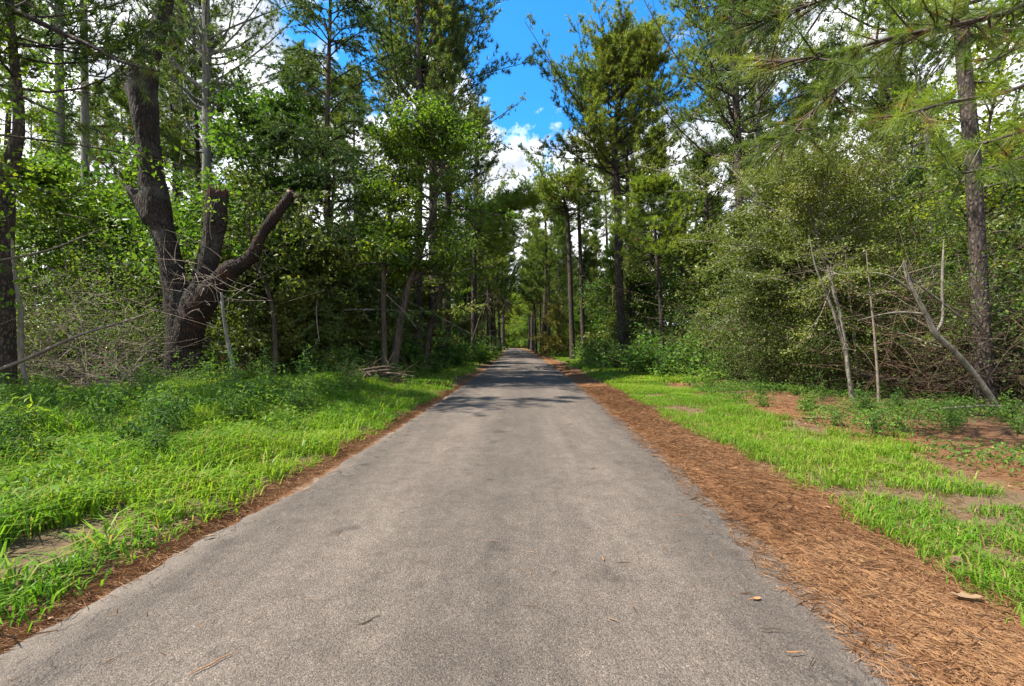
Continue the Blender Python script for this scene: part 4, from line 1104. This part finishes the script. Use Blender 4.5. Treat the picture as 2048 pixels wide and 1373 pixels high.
def plant(protos, pts, name, label, cat, group, sc=(0.8, 1.2), wide=1.0):
    for i, (x, y) in enumerate(pts):
        k = RS.uniform(*sc)
        o = tree_of(protos[i % len(protos)], name, label, cat, (x, y, float(gh(x, y)) - 0.03), RS.uniform(0, 6.28), (k * wide, k * wide, k * RS.uniform(0.9, 1.12)), group)
        placed.append((o, CX + x / y * F, y, label))


deep = [pine(400 + i, H=H, cb=cb, r0=r0, spread=s_, nb=50, nsub=9, ntf=6, nl=16, nlen=0.28, w=0.031, tone=tn, lean=(ln, 0.4), k=8)
        for i, (H, cb, r0, s_, tn, ln) in enumerate(((22, 0.55, 0.22, 3.4, 0.42, 0.8), (19, 0.5, 0.18, 3.0, 0.46, -0.7), (24, 0.62, 0.26, 3.8, 0.38, 0.3), (16, 0.42, 0.14, 2.8, 0.5, 0.5)))]
under = [broadleaf(410 + i, H=H, spread=s_, nb=36, nsub=8, ntw=5, nlf=10, size=0.19, mat=mt, tone=tn, base=0.12, flat=0.4, cluster=0.22)
         for i, (H, s_, mt, tn) in enumerate(((8.5, 3.0, 'oak', 0.45), (7.0, 2.6, 'maple', 0.40), (9.5, 3.2, 'oak', 0.38), (6.0, 2.6, 'olive', 0.45)))]
bush = [shrub(420 + i, H=H, spread=s_, ns=20, nsub=12, nlf=11, size=sz, mat=mt, tone=tn, cluster=0.15)
        for i, (H, s_, sz, mt, tn) in enumerate(((1.3, 1.0, 0.12, 'shrub', 0.5), (2.4, 1.4, 0.11, 'dull', 0.45), (3.4, 1.8, 0.12, 'dull', 0.5), (2.0, 1.3, 0.12, 'oak', 0.45)))]
thick = [shrub(430 + i, H=H, spread=s_, ns=26, nsub=15, nlf=nl_ + 14, size=0.062, mat=mt, bark='twig_dark', tone=0.55, el0=56, twigs=22, cluster=0.17, low=0.0, radius=0.009)
         for i, (H, s_, nl_, mt) in enumerate(((2.6, 1.8, 8, 'dull'), (3.2, 2.0, 9, 'dull'), (2.2, 1.6, 6, 'olive')))]
bare = [shrub(440 + i, H=H, spread=2.0, ns=16, nsub=9, nlf=6, size=0.06, mat='dull', bark='twig', tone=0.55, twigs=110, cluster=0.16, low=0.05, radius=0.0065) for i, H in enumerate((2.6, 3.2))]
bare += [shrub(445, el0=45, H=2.3, spread=1.9, ns=22, nsub=3, nlf=3, size=0.06, mat='dull', bark='twig_dark', tone=0.5, twigs=110, cluster=0.14, low=0.05, radius=0.006)]
bare += [shrub(446, el0=40, H=2.7, spread=1.9, ns=24, nsub=8, nlf=2, size=0.05, mat='dull', bark='twig_red', tone=0.5, twigs=150, cluster=0.14, low=0.1, radius=0.006)]
lush = [shrub(450 + i, H=1.15, spread=1.1, ns=22, nsub=9, nlf=8, size=0.13, mat='shrub', tone=0.55, aspect=0.75, cluster=0.12) for i in range(2)]

# bushes one can tell apart
def one(proto, px_, d, name, label, cat, sc=1.0, rz=0.0):
    x = wx(px_, d); return tree_of(proto, name, label, cat, (x, d, float(gh(x, d)) - 0.03), rz, sc)
one(lush[0], 1228, 24, 'bush', 'low round leafy green bush at the foot of the stately pine', 'bush', 1.0)
one(lush[1], 1300, 20.5, 'bush', 'broad glossy green bush right of the stately pine', 'bush', (1.5, 1.3, 1.15), 1.0)
one(lush[0], 1352, 19, 'bush', 'darker green bush adjoining the broad glossy one', 'bush', 1.1, 2.0)
one(lush[1], 838, 21, 'bush', 'leafy green bush just right of the brush pile', 'bush', 1.15, 2.5)
one(lush[0], 900, 27, 'bush', 'grey-green scrubby bush between brush pile and lane', 'bush', 1.1, 4.0)
one(lush[0], 948, 33, 'bush', 'fresh green bush on the left verge where the lane narrows', 'bush', (1.6, 1.4, 1.2), 0.5)
one(lush[1], 408, 12.6, 'bush', 'small bright green bush at the base of the dead oak', 'bush', 0.55, 0.3)
one(bush[3], 690, 16.5, 'bush', 'green bush below the cedar, left of the brush pile', 'bush', 0.55, 0.7)

# brambles on the left, tangle on the right
for x_, d_, k, pr, lab in ((95, 12.5, 1.05, bare[0], 'grey bare bramble tangle right beside the plated edge pine'), (200, 11.6, 1.0, bare[1], 'pale bare bramble arching midway between edge pine and oak'), (270, 12.8, 1.1, bare[0], 'wiry bare tangle pressed against the oak trunk'),
                           (150, 14.5, 1.25, thick[1], 'leafy brown thicket behind the bare brambles'), (260, 15.5, 1.2, thick[0], 'dim thicket behind the oak on its outer side'), (60, 14.2, 1.2, thick[2], 'dark leafy thicket behind the plated edge pine'),
                           (480, 17.5, 1.1, bare[1], 'brown brushy tangle between oak and cedar'), (560, 18.5, 1.0, thick[0], 'brown thicket under the leaning young tree'), (600, 20, 1.0, bare[0], 'wiry brown brush left of the cedar trunk')):
    one(pr, x_, d_, 'bramble', lab, 'thicket', k, x_ * 0.1)
for i, (x_, d_, k, pr) in enumerate(((1480, 15.5, 0.95, thick[0]), (1530, 13.5, 0.85, thick[1]), (1600, 13.0, 0.95, thick[2]), (1660, 12.2, 0.9, thick[0]), (1740, 12.4, 1.05, thick[1]), (1800, 11.4, 1.0, thick[0]),
                                     (1880, 11.6, 1.1, thick[1]), (1960, 11.2, 1.1, thick[0]), (2040, 10.4, 1.1, thick[1]), (2110, 9.4, 1.1, thick[0]), (1560, 16.5, 1.2, thick[1]), (1700, 15.5, 1.3, thick[0]), (1850, 14.5, 1.4, thick[1]), (2000, 13.5, 1.3, thick[2]))):
    x = wx(x_, d_)
    o = tree_of(pr, 'thicket_bush', 'dense twiggy small-leaved bush', 'thicket', (x, d_, float(gh(x, d_)) - 0.05), i * 1.3, k, 'twiggy bushes of the right-hand thicket')
    placed.append((o, x_, d_, 'dense twiggy small-leaved bush'))
for x_, d_, k, pr, lab in ((1765, 11.2, 0.85, bare[3], 'brown twiggy tangle behind the pale forked stems'), (1870, 10.7, 0.9, bare[3], 'brown twiggy tangle behind the leaning dead trunk'), (1925, 10.0, 0.95, bare[2], 'bare bramble caught round the leaning dead trunk'), (2050, 9.2, 1.0, bare[2], 'wiry bare bramble at the far right of the thicket')):
    one(pr, x_, d_, 'bramble', lab, 'thicket', k, x_ * 0.1)

plant(under, spots(30, -34, -9.8, 15.5, 42, 2.6, RS), 'understory_tree', 'leafy understory tree in the left woods', 'tree', 'understory trees in the left woods')
plant(under[2:] + under[:1] + under[3:], spots(30, 8.6, 34, 16.5, 42, 2.6, RS), 'understory_tree', 'leafy understory tree in the right woods', 'tree', 'understory trees in the right woods')
plant(deep, spots(26, -44, -9.5, 25, 70, 3.4, RS), 'pine_tree', 'tall pine deep in the left woods', 'tree', 'pines deep in the left woods', (0.8, 1.1))
plant(deep, spots(34, 9.5, 44, 25, 70, 3.2, RS), 'pine_tree', 'tall pine deep in the right woods', 'tree', 'pines deep in the right woods', (0.75, 1.1))
plant(deep, spots(24, -12, -5.0, 46, 118, 2.6, RS), 'pine_tree', 'distant roadside pine on the left', 'tree', 'far roadside pines on the left', (0.7, 0.95))
plant(deep, spots(26, 5.2, 12, 48, 118, 2.6, RS), 'pine_tree', 'distant roadside pine on the right', 'tree', 'far roadside pines on the right', (0.7, 0.95))
plant(deep, spots(30, 6, 42, 124, 165, 3.0, RS, 1.0, lambda x, y: abs(x - road_c(y)) > 4), 'pine_tree', 'pine closing the far end', 'tree', 'pines at the end of the lane', (0.8, 1.1))
plant(deep, spots(16, 7, 24, 122, 136, 2.4, RS), 'pine_tree', 'pine closing the far end', 'tree', 'pines at the end of the lane', (0.8, 1.05))
plant(under[1:2], spots(26, 4.6, 24, 120.5, 132, 1.8, RS), 'understory_tree', 'leafy tree at the far end', 'tree', 'leafy trees at the end of the lane', (0.8, 1.2))
plant(under, spots(60, -30, 42, 121, 150, 2.4, RS, 1.0, lambda x, y: abs(x - road_c(y)) > 3.6), 'understory_tree', 'leafy tree at the far end', 'tree', 'leafy trees at the end of the lane', (0.8, 1.2))
plant(under, spots(20, -10, -5.6, 34, 112, 2.6, RS), 'understory_tree', 'leafy tree on the distant left verge', 'tree', 'leafy trees on the far left verge', (0.55, 0.9))
plant(under, spots(20, 6.6, 11, 32, 112, 2.6, RS), 'understory_tree', 'leafy tree on the distant right verge', 'tree', 'leafy trees on the far right verge', (0.55, 0.9))
plant(bush, spots(40, -26, -7.2, 15.5, 45, 1.6, RS, 1.3), 'bush', 'shady bush in the left woods', 'bush', 'bushes in the left woods', (0.7, 1.2))
plant(bush[1:] + bush[1:3], spots(46, 7.2, 26, 15.5, 45, 1.6, RS, 1.3), 'bush', 'shady bush in the right woods', 'bush', 'bushes in the right woods', (0.7, 1.2))
plant(bush[:1] + bush[3:] + lush, spots(34, -7.6, -4.6, 24, 112, 1.7, RS, 1.2), 'bush', 'green bush edging the distant left verge', 'bush', 'bushes edging the far left verge', (0.6, 1.1))
plant(bush[:1] + bush[3:] + lush, spots(34, 5.2, 8.2, 22, 112, 1.7, RS, 1.2), 'bush', 'green bush edging the distant right verge', 'bush', 'bushes edging the far right verge', (0.6, 1.1))

plant(bush[3:] + lush + under[3:], spots(26, -10, -6.2, 14.5, 40, 1.5, RS), 'bush', 'sunlit bush at the left wood edge', 'bush', 'bushes along the left wood edge', (0.6, 1.0))
plant(bush[3:] + bush[1:2] + lush, spots(16, 7.0, 9.5, 16.5, 38, 1.5, RS), 'bush', 'sunlit bush at the right wood edge', 'bush', 'bushes along the right wood edge', (0.6, 1.0))
ep = [(-5.5, 139), (-2.5, 136.5), (0.5, 134), (3.5, 131), (-8, 143), (-1, 141), (2, 138), (5.5, 134.5), (-4.5, 146), (1.5, 144)]
endt = [broadleaf(498 + i, H=8.5, spread=3.2, nb=36, nsub=8, ntw=5, nlf=10, size=0.2, mat='maple', tone=0.72, base=0.08, flat=0.4, cluster=0.24) for i in range(2)]
plant(endt, ep, 'understory_tree', 'leafy tree at the far end', 'tree', 'leafy trees at the end of the lane', (1.35, 1.75))
weedy = [shrub(480 + i, H=H, spread=0.42, ns=7, nsub=9, nlf=4, size=sz, mat=mt, bark='weed_stalk', tone=0.55, el0=66, cluster=0.06, low=0.2, radius=0.005, aspect=0.34) for i, (H, sz, mt) in enumerate(((0.85, 0.10, 'shrub'), (0.65, 0.12, 'oak'), (1.05, 0.09, 'shrub')))]
plant(weedy, spots(80, -10.5, -4.0, 5.0, 12.5, 0.32, RS), 'tall_weed', 'tall left-verge weed', 'weed', 'tall weeds in the left verge', (0.5, 1.0))
plant(weedy, spots(40, -6.4, -3.6, 12, 26, 0.5, RS), 'tall_weed', 'tall lane-side weed', 'weed', 'tall weeds beside the lane', (0.5, 1.0))
plant(weedy, spots(26, 5.2, 8.6, 6.0, 14, 0.5, RS), 'tall_weed', 'short leafy weed by the right thicket', 'weed', 'weeds at the foot of the right thicket', (0.35, 0.7))
arch = [pine(495 + i, H=16.5 + i, cb=0.34, r0=0.16, spread=4.9, nb=62, nsub=9, ntf=6, nl=15, nlen=0.3, w=0.034, tone=0.56, needle='pine_bright', elev0=-8, elev1=40, top=0.8, lean=(0.2, 0.2)) for i in range(2)]
plant(arch, [(s_ + float(road_c(y_)), y_) for s_, y_ in ((-3.5, 50), (3.6, 55), (-3.7, 62), (3.6, 70), (-3.6, 78), (3.7, 90))], 'pine_tree', 'broad pine arching over the far lane', 'tree', 'pines arching over the distant lane', (0.92, 1.08))
gp = [(wx(px_, d_), d_) for px_, d_ in ((988, 62), (1000, 78), (1006, 96), (1072, 66), (1064, 84), (1058, 104), (1088, 58), (975, 55))]
plant(deep, gp, 'pine_tree', 'full-crowned pine hard by the distant lane', 'tree', 'pines hard by the far lane', (0.9, 1.08), 1.45)

# tall leafy trees whose tops fill the upper left
for i, (px_, d_, H_, sp_h, mt, lab) in enumerate(((62, 26, 15, 3.2, 'maple', 'tall leafy maple behind the gap between plated edge pine and vine-wrapped trunk'),                                                (345, 34, 18, 3.2, 'maple', 'tall bright maple behind the fork of the dead oak'), (500, 26, 16, 3.4, 'oak', 'tall leafy tree far behind the red sawn limb'), (1850, 17, 15, 3.2, 'oak', 'tall leafy tree behind the thicket near the stout plated pine'))):
    x = wx(px_, d_)
    tree_of(broadleaf(470 + i, H=H_, r0=0.13, spread=sp_h, nb=20, nsub=7, ntw=5, nlf=7, size=0.16, mat=mt, tone=0.6, base=0.42, flat=0.45, cluster=0.24, bark='bark_grey'), 'leafy_tree', lab, 'tree', (x, d_, float(gh(x, d_))))

x = -11.3
tree_of(broadleaf(490, H=9.5, r0=0.10, spread=2.7, nb=34, nsub=7, ntw=5, nlf=8, size=0.13, mat='maple', tone=0.5, base=0.2, flat=0.45, cluster=0.18), 'maple_tree', 'leafy maple at the very edge of the view in front of the plated edge pine', 'tree', (x, 8.2, float(gh(x, 8.2))))

# ------------------------------------------------------------------ small things lying about
def fallen(pts, rads, name, label, cat, mat, extra=None, n=14):
    V, Q = stick(pts, rads, n, 7)
    c = np.mean(V, 0); c[2] = V[:, 2].min()
    t = thing(name, label, cat, c)
    link('branch' if cat != 'log' else 'trunk', MB().add(V - c, Q=Q, tint=R.uniform(0.3, 0.7)).mesh(name, M[mat]), t)
    return t, c
def G(px_, d, h=0.0):
    x = wx(px_, d); return np.array((x, d, float(gh(x, d)) + h))

# brush pile of dead roots
d_ = 14.5
t = thing('brush_pile', 'heap of grey dead branches beside the lane under the maples', 'brush pile', G(750, d_))
o0 = G(750, d_)
for pts, rr in (([G(650, d_, 0.10), G(700, d_, 0.28), G(735, d_, 0.42), G(775, d_, 0.52), G(790, d_ + 0.3, 0.50)], (0.035, 0.05, 0.055, 0.045, 0.02)),
                ([G(660, d_, 0.2), G(720, d_ + 0.2, 0.45), G(770, d_ + 0.3, 0.62), G(800, d_ + 0.5, 0.55)], (0.03, 0.045, 0.04, 0.015)),
                ([G(735, d_, 0.42), G(748, d_ - 0.2, 0.25), G(760, d_ - 0.4, 0.05)], (0.045, 0.045, 0.03)), ([G(750, d_, 0.40), G(762, d_ - 0.2, 0.2), G(770, d_ - 0.3, 0.05)], (0.045, 0.04, 0.02)),
                ([G(735, d_, 0.42), G(722, d_ - 0.2, 0.2), G(708, d_ - 0.3, 0.05)], (0.04, 0.03, 0.02)), ([G(740, d_ + 0.2, 0.42), G(790, d_ + 0.2, 0.40), G(830, d_ + 0.3, 0.35)], (0.04, 0.03, 0.01)),
                ([G(700, d_ - 0.4, 0.06), G(760, d_ - 0.5, 0.05), G(800, d_ - 0.4, 0.04)], (0.03, 0.03, 0.015))):
    V, Q = stick(np.array(pts) - o0, rr, 12, 7)
    link('branch', MB().add(V, Q=Q, tint=R.uniform(0.2, 0.8)).mesh('pile_branch', M['twig' if R.random() < 0.5 else 'twig_dark']), t)
a_ = MB(); pth = np.array([G(690, d_, 0.15), G(750, d_, 0.3), G(820, d_, 0.15)]) - o0
dead_twigs(a_, smooth_path(pth, 8), 60, R, (0.3, 1.1), 0.012, (0, 1)); o = link('twiggery', a_.mesh('pile_twigs', M['twig_dark']), t); o['kind'] = 'stuff'

fallen([G(180, 11.8, 0.12), G(240, 11.8, 0.16), G(310, 11.9, 0.12)], (0.07, 0.075, 0.06), 'fallen_log', 'dark fallen log lying in weeds before the left brambles', 'log', 'bark_brown')
fallen([G(505, 13.2, 0.07), G(545, 13.4, 0.07)], (0.08, 0.07), 'fallen_log', 'short brown log in the weeds right of the oak', 'log', 'bark_brown')
fallen([G(1846, 8.4, 0.04), G(1900, 8.3, 0.12), G(1980, 8.2, 0.16), G(2080, 8.1, 0.14)], (0.012, 0.02, 0.022, 0.02), 'fallen_branch', 'long pale fallen branch lying across the foot of the leaning trunk', 'branch', 'twig')
fallen([G(1720, 10.9, 0.55), G(1790, 10.8, 0.38), G(1900, 10.6, 0.2)], (0.05, 0.05, 0.04), 'fallen_branch', 'brown fallen limb propped low in the right-hand thicket', 'branch', 'bark_brown')
fallen([G(1602, 8.2, 0.02), G(1640, 8.15, 0.03), G(1668, 8.1, 0.02)], (0.01, 0.02, 0.008), 'fallen_branch', 'small pale stick on needle litter beyond the right grass', 'branch', 'dead_leaf')
fallen([G(1468, 11.8, 0.02), G(1486, 12.1, 0.05), G(1504, 12.3, 0.03)], (0.008, 0.016, 0.008), 'fallen_branch', 'pale stick in the grass before the thicket', 'branch', 'twig')
fallen([P(-40, 755, 9.0), P(60, 715, 9.0), P(160, 670, 9.1), P(260, 640, 9.4), P(340, 610, 9.8)], (0.04, 0.036, 0.028, 0.018, 0.008), 'fallen_branch', 'long pale dead pole slanting up across the left brambles', 'branch', 'twig')
fallen([P(-40, 528, 9.0), P(80, 505, 9.0), P(150, 480, 9.2), P(210, 455, 9.4)], (0.02, 0.018, 0.013, 0.006), 'hanging_branch', 'thin grey dead branch reaching in above the left brambles', 'branch', 'twig')

# a label of its own for each of the many: what it is seen beside, then its order going back
MARKS = ((15, 'the plated edge pine'), (120, 'the vine-wrapped trunk'), (230, 'the pale brambles'), (320, 'the dead oak'), (430, 'the oak stub'), (540, 'the leaning young tree'), (655, 'the pale-trunked cedar'), (703, 'the snapped snag'), (800, 'the leaning maple'),
         (866, 'the tallest pine'), (948, 'the bowed dead tree'), (1034, 'the lane'), (1140, 'the yellow-green pine'), (1240, 'the stately pine'), (1320, 'the small drooping pine'), (1430, 'the umbrella pine'), (1486, 'the open pine'), (1620, 'the billowing olive tree'), (1700, 'the forked stems'),
         (1776, 'the dark gap pine'), (1870, 'the leaning dead trunk'), (1960, 'the stout plated pine'))
ORD = ['nearest', 'second', 'third', 'fourth', 'fifth', 'sixth', 'seventh', 'eighth', 'ninth', 'tenth', 'eleventh', 'twelfth', 'thirteenth', 'fourteenth', 'fifteenth', 'sixteenth', 'seventeenth', 'eighteenth', 'nineteenth', 'twentieth']
bins = {}
for o, px_, d_, base_ in placed:
    mk = min(MARKS, key=lambda q_: abs(q_[0] - px_))
    side_ = 'in line with' if abs(mk[0] - px_) < 14 else ('just left of' if px_ < mk[0] else 'just right of')
    bins.setdefault((base_, side_, mk[1]), []).append((d_, o))
for (base_, side_, mk), rows in bins.items():
    rows.sort(key=lambda q_: q_[0])
    for k, (d_, o) in enumerate(rows):
        pre = '' if len(rows) == 1 else ORD[min(k, 19)] + (' ' if k == 0 else ' back, ')
        o['label'] = f'{pre}{base_}, {side_} {mk}'

# looping dead vines over the oak's fork
a_ = MB(); c0 = P(395, 560, 13.2); n_ = 46
s_ = c0 + R.normal(size=(n_, 3)) * np.array([0.5, 0.15, 0.5])
a_.add(*tubes(arcs(s_ - c0, nrm(R.normal(size=(n_, 3)) * [1, 0.4, 1]), R.uniform(0.3, 1.2, n_), 7, R.normal(size=(n_, 3)) * [0.5, 0.2, 0.5]), np.linspace(0.010, 0.004, 7)[None], 4), tint=rep(R.uniform(0.4, 1, n_), 28))
t = thing('dead_vine', 'pale leafless vine tangled over the fork of the broken oak', 'vine', c0); o = link('twiggery', a_.mesh('dead_vine', M['twig']), t); o['kind'] = 'stuff'

# rusty fence posts in the left woods
for px_, d_, y0_, y1_, lab in ((211, 14.0, 735, 690, 'rust-red iron stake standing in the brambles left of the oak'), (444, 15.5, 745, 698, 'rust-red iron post just right of the oak base')):
    x = wx(px_, d_); z0 = float(gh(x, d_)); hgt = wz(y1_, d_) - z0
    t = thing('fence_post', lab, 'post', (x, d_, z0))
    mb = MB()
    for a1, b1 in ((0.06, 0.008), (0.008, 0.045)):
        V = np.array([[sx * a1 / 2, sy * b1 / 2 + (0.028 if b1 > 0.02 else 0), sz] for sz in (-0.1, hgt) for sy in (-1, 1) for sx in (-1, 1)])
        mb.add(V, Q=[[0, 1, 3, 2], [4, 6, 7, 5], [0, 4, 5, 1], [2, 3, 7, 6], [0, 2, 6, 4], [1, 5, 7, 3]])
    link('post', mb.mesh('iron_post', M['rust'], False), t)

# cones, bark flakes, leaves and twigs
def cone(loc, label, ln=0.09, rz=0.0):
    t = thing('pine_cone', label, 'pine cone', loc, rz)
    r_ = np.random.default_rng(3); mb = MB(); core = MB()
    zz = np.linspace(0, ln, 6); core.add(*tubes(np.stack([zz, 0 * zz, 0 * zz], -1), np.array([0.006, 0.016, 0.018, 0.015, 0.010, 0.003]), 7))
    link('core', core.mesh('cone_core', M['cone']), t)
    for k in range(70):
        f = k / 70; a = k * 2.4; rr = 0.030 * math.sin(math.pi * (0.12 + 0.82 * f)) + 0.006
        c_ = np.array([f * ln, 0, 0]); d = np.array([0.35, math.cos(a), math.sin(a)]); d /= np.linalg.norm(d); sd_ = np.cross(d, [1, 0, 0]); sd_ /= np.linalg.norm(sd_)
        w = 0.008
        V = np.array([c_ - sd_ * w * 0.4, c_ + sd_ * w * 0.4, c_ + d * rr + sd_ * w, c_ + d * rr - sd_ * w, c_ + d * rr * 1.08 + np.array([0.005, 0, 0])])
        mb.add(V, [[0, 1, 2], [0, 2, 3], [3, 2, 4]], tint=0.3 + 0.5 * r_.random())
    o = link('scale', mb.mesh('cone_scale', M['cone'], False), t); o['kind'] = 'stuff'
    return t
def ground_at(px_, py_):
    d = F * EYE / (py_ - CY); x = wx(px_, d); return np.array((x, d, max(float(gh(x, d)), 0.0)))
cone(ground_at(1905, 1148) + [0, 0, 0.03], 'dark open pine cone lying on needles at the right grass edge', 0.085, 0.4)
cone(ground_at(1688, 868) + [0, 0, 0.03], 'small dark pine cone on the bare litter behind the right grass', 0.08, 1.4)


def curled_leaf(loc, ln, wd_, mat, name, label, cat, rz, curl=0.3, lobes=0):
    t = thing(name, label, cat, loc, rz)
    u = np.linspace(0, 1, 9); w = wd_ * np.sin(np.pi * np.clip(u, 0.03, 0.97)) ** 0.7 * (1 + (0.35 * np.sin(u * np.pi * lobes) if lobes else 0))
    z = 0.008 + curl * ln * (u - 0.5) ** 2
    V = np.concatenate([np.stack([(u - 0.5) * ln, k * w, z + abs(k) * 0.35 * w * curl * 3], -1) for k in (-0.5, 0, 0.5)])
    i = np.arange(8)
    Q = np.concatenate([np.stack([i, i + 1, i + 10, i + 9], 1) + 9 * k for k in (0, 1)])
    link('blade', MB().add(V, Q=Q, tint=0.5).mesh(name, M[mat]), t)
    st = np.array([[-ln * 0.5, 0, z[0]], [-ln * 0.62, 0.004, z[0]], [-ln * 0.75, 0.012, 0.006]])
    link('stalk', MB().add(*tubes(st, 0.0018, 4)).mesh('leaf_stalk', M[mat]), t)
curled_leaf(ground_at(1932, 1212) + [0, 0, 0.02], 0.15, 0.055, 'dead_leaf', 'dead_leaf', 'large pale tan dead leaf on the needle bank at right', 'leaf', 2.9, 0.5, 5)
curled_leaf(ground_at(1513, 1206) + [0, 0, 0.012], 0.055, 0.026, 'brown_leaf', 'dead_leaf', 'small orange-brown leaf lying alone on the asphalt', 'leaf', 0.2, 0.6)
curled_leaf(ground_at(418, 1080) + [0, 0, 0.02], 0.06, 0.03, 'dead_leaf', 'dead_leaf', 'pale bleached leaf on needles by the left road edge', 'leaf', 0.6, 0.4)
for px_, py_, ln, az, mt, lab in ((740, 1254, 0.13, 0.75, 'twig_dark', 'short dark twig on the asphalt left of the middle'), (1540, 1272, 0.11, -0.15, 'twig_dark', 'thin dark twig on the asphalt near the needle bank'), (1592, 1320, 0.09, -0.1, 'brown_leaf', 'reddish-brown twig on the asphalt at lower right'),
                                  (430, 1340, 0.20, 0.95, 'brown_leaf', 'pair of tan pine needles on the asphalt at lower left'), (1228, 1254, 0.06, -0.9, 'dead_leaf', 'pale wood splinter on the asphalt right of the middle'), (1206, 1128, 0.07, 1.3, 'brown_leaf', 'orange pine needle fleck on the asphalt, higher than the splinter'),
                                  (1968, 1290, 0.16, -0.75, 'twig_dark', 'dark twig on the needle bank at lower right')):
    c_ = ground_at(px_, py_) + [0, 0, 0.036 if px_ < 1800 else 0.02]
    t = thing('fallen_twig', lab, 'twig', c_, az)
    xs = np.linspace(-0.5, 0.5, 6) * ln
    V, Q = tubes(np.stack([xs, 0.006 * np.sin(xs * 60), 0 * xs + 0.002], -1), np.array([0.0018, 0.0032, 0.0034, 0.003, 0.0024, 0.001]), 5)
    link('stick', MB().add(V, Q=Q, tint=0.5).mesh('fallen_twig', M[mt]), t)
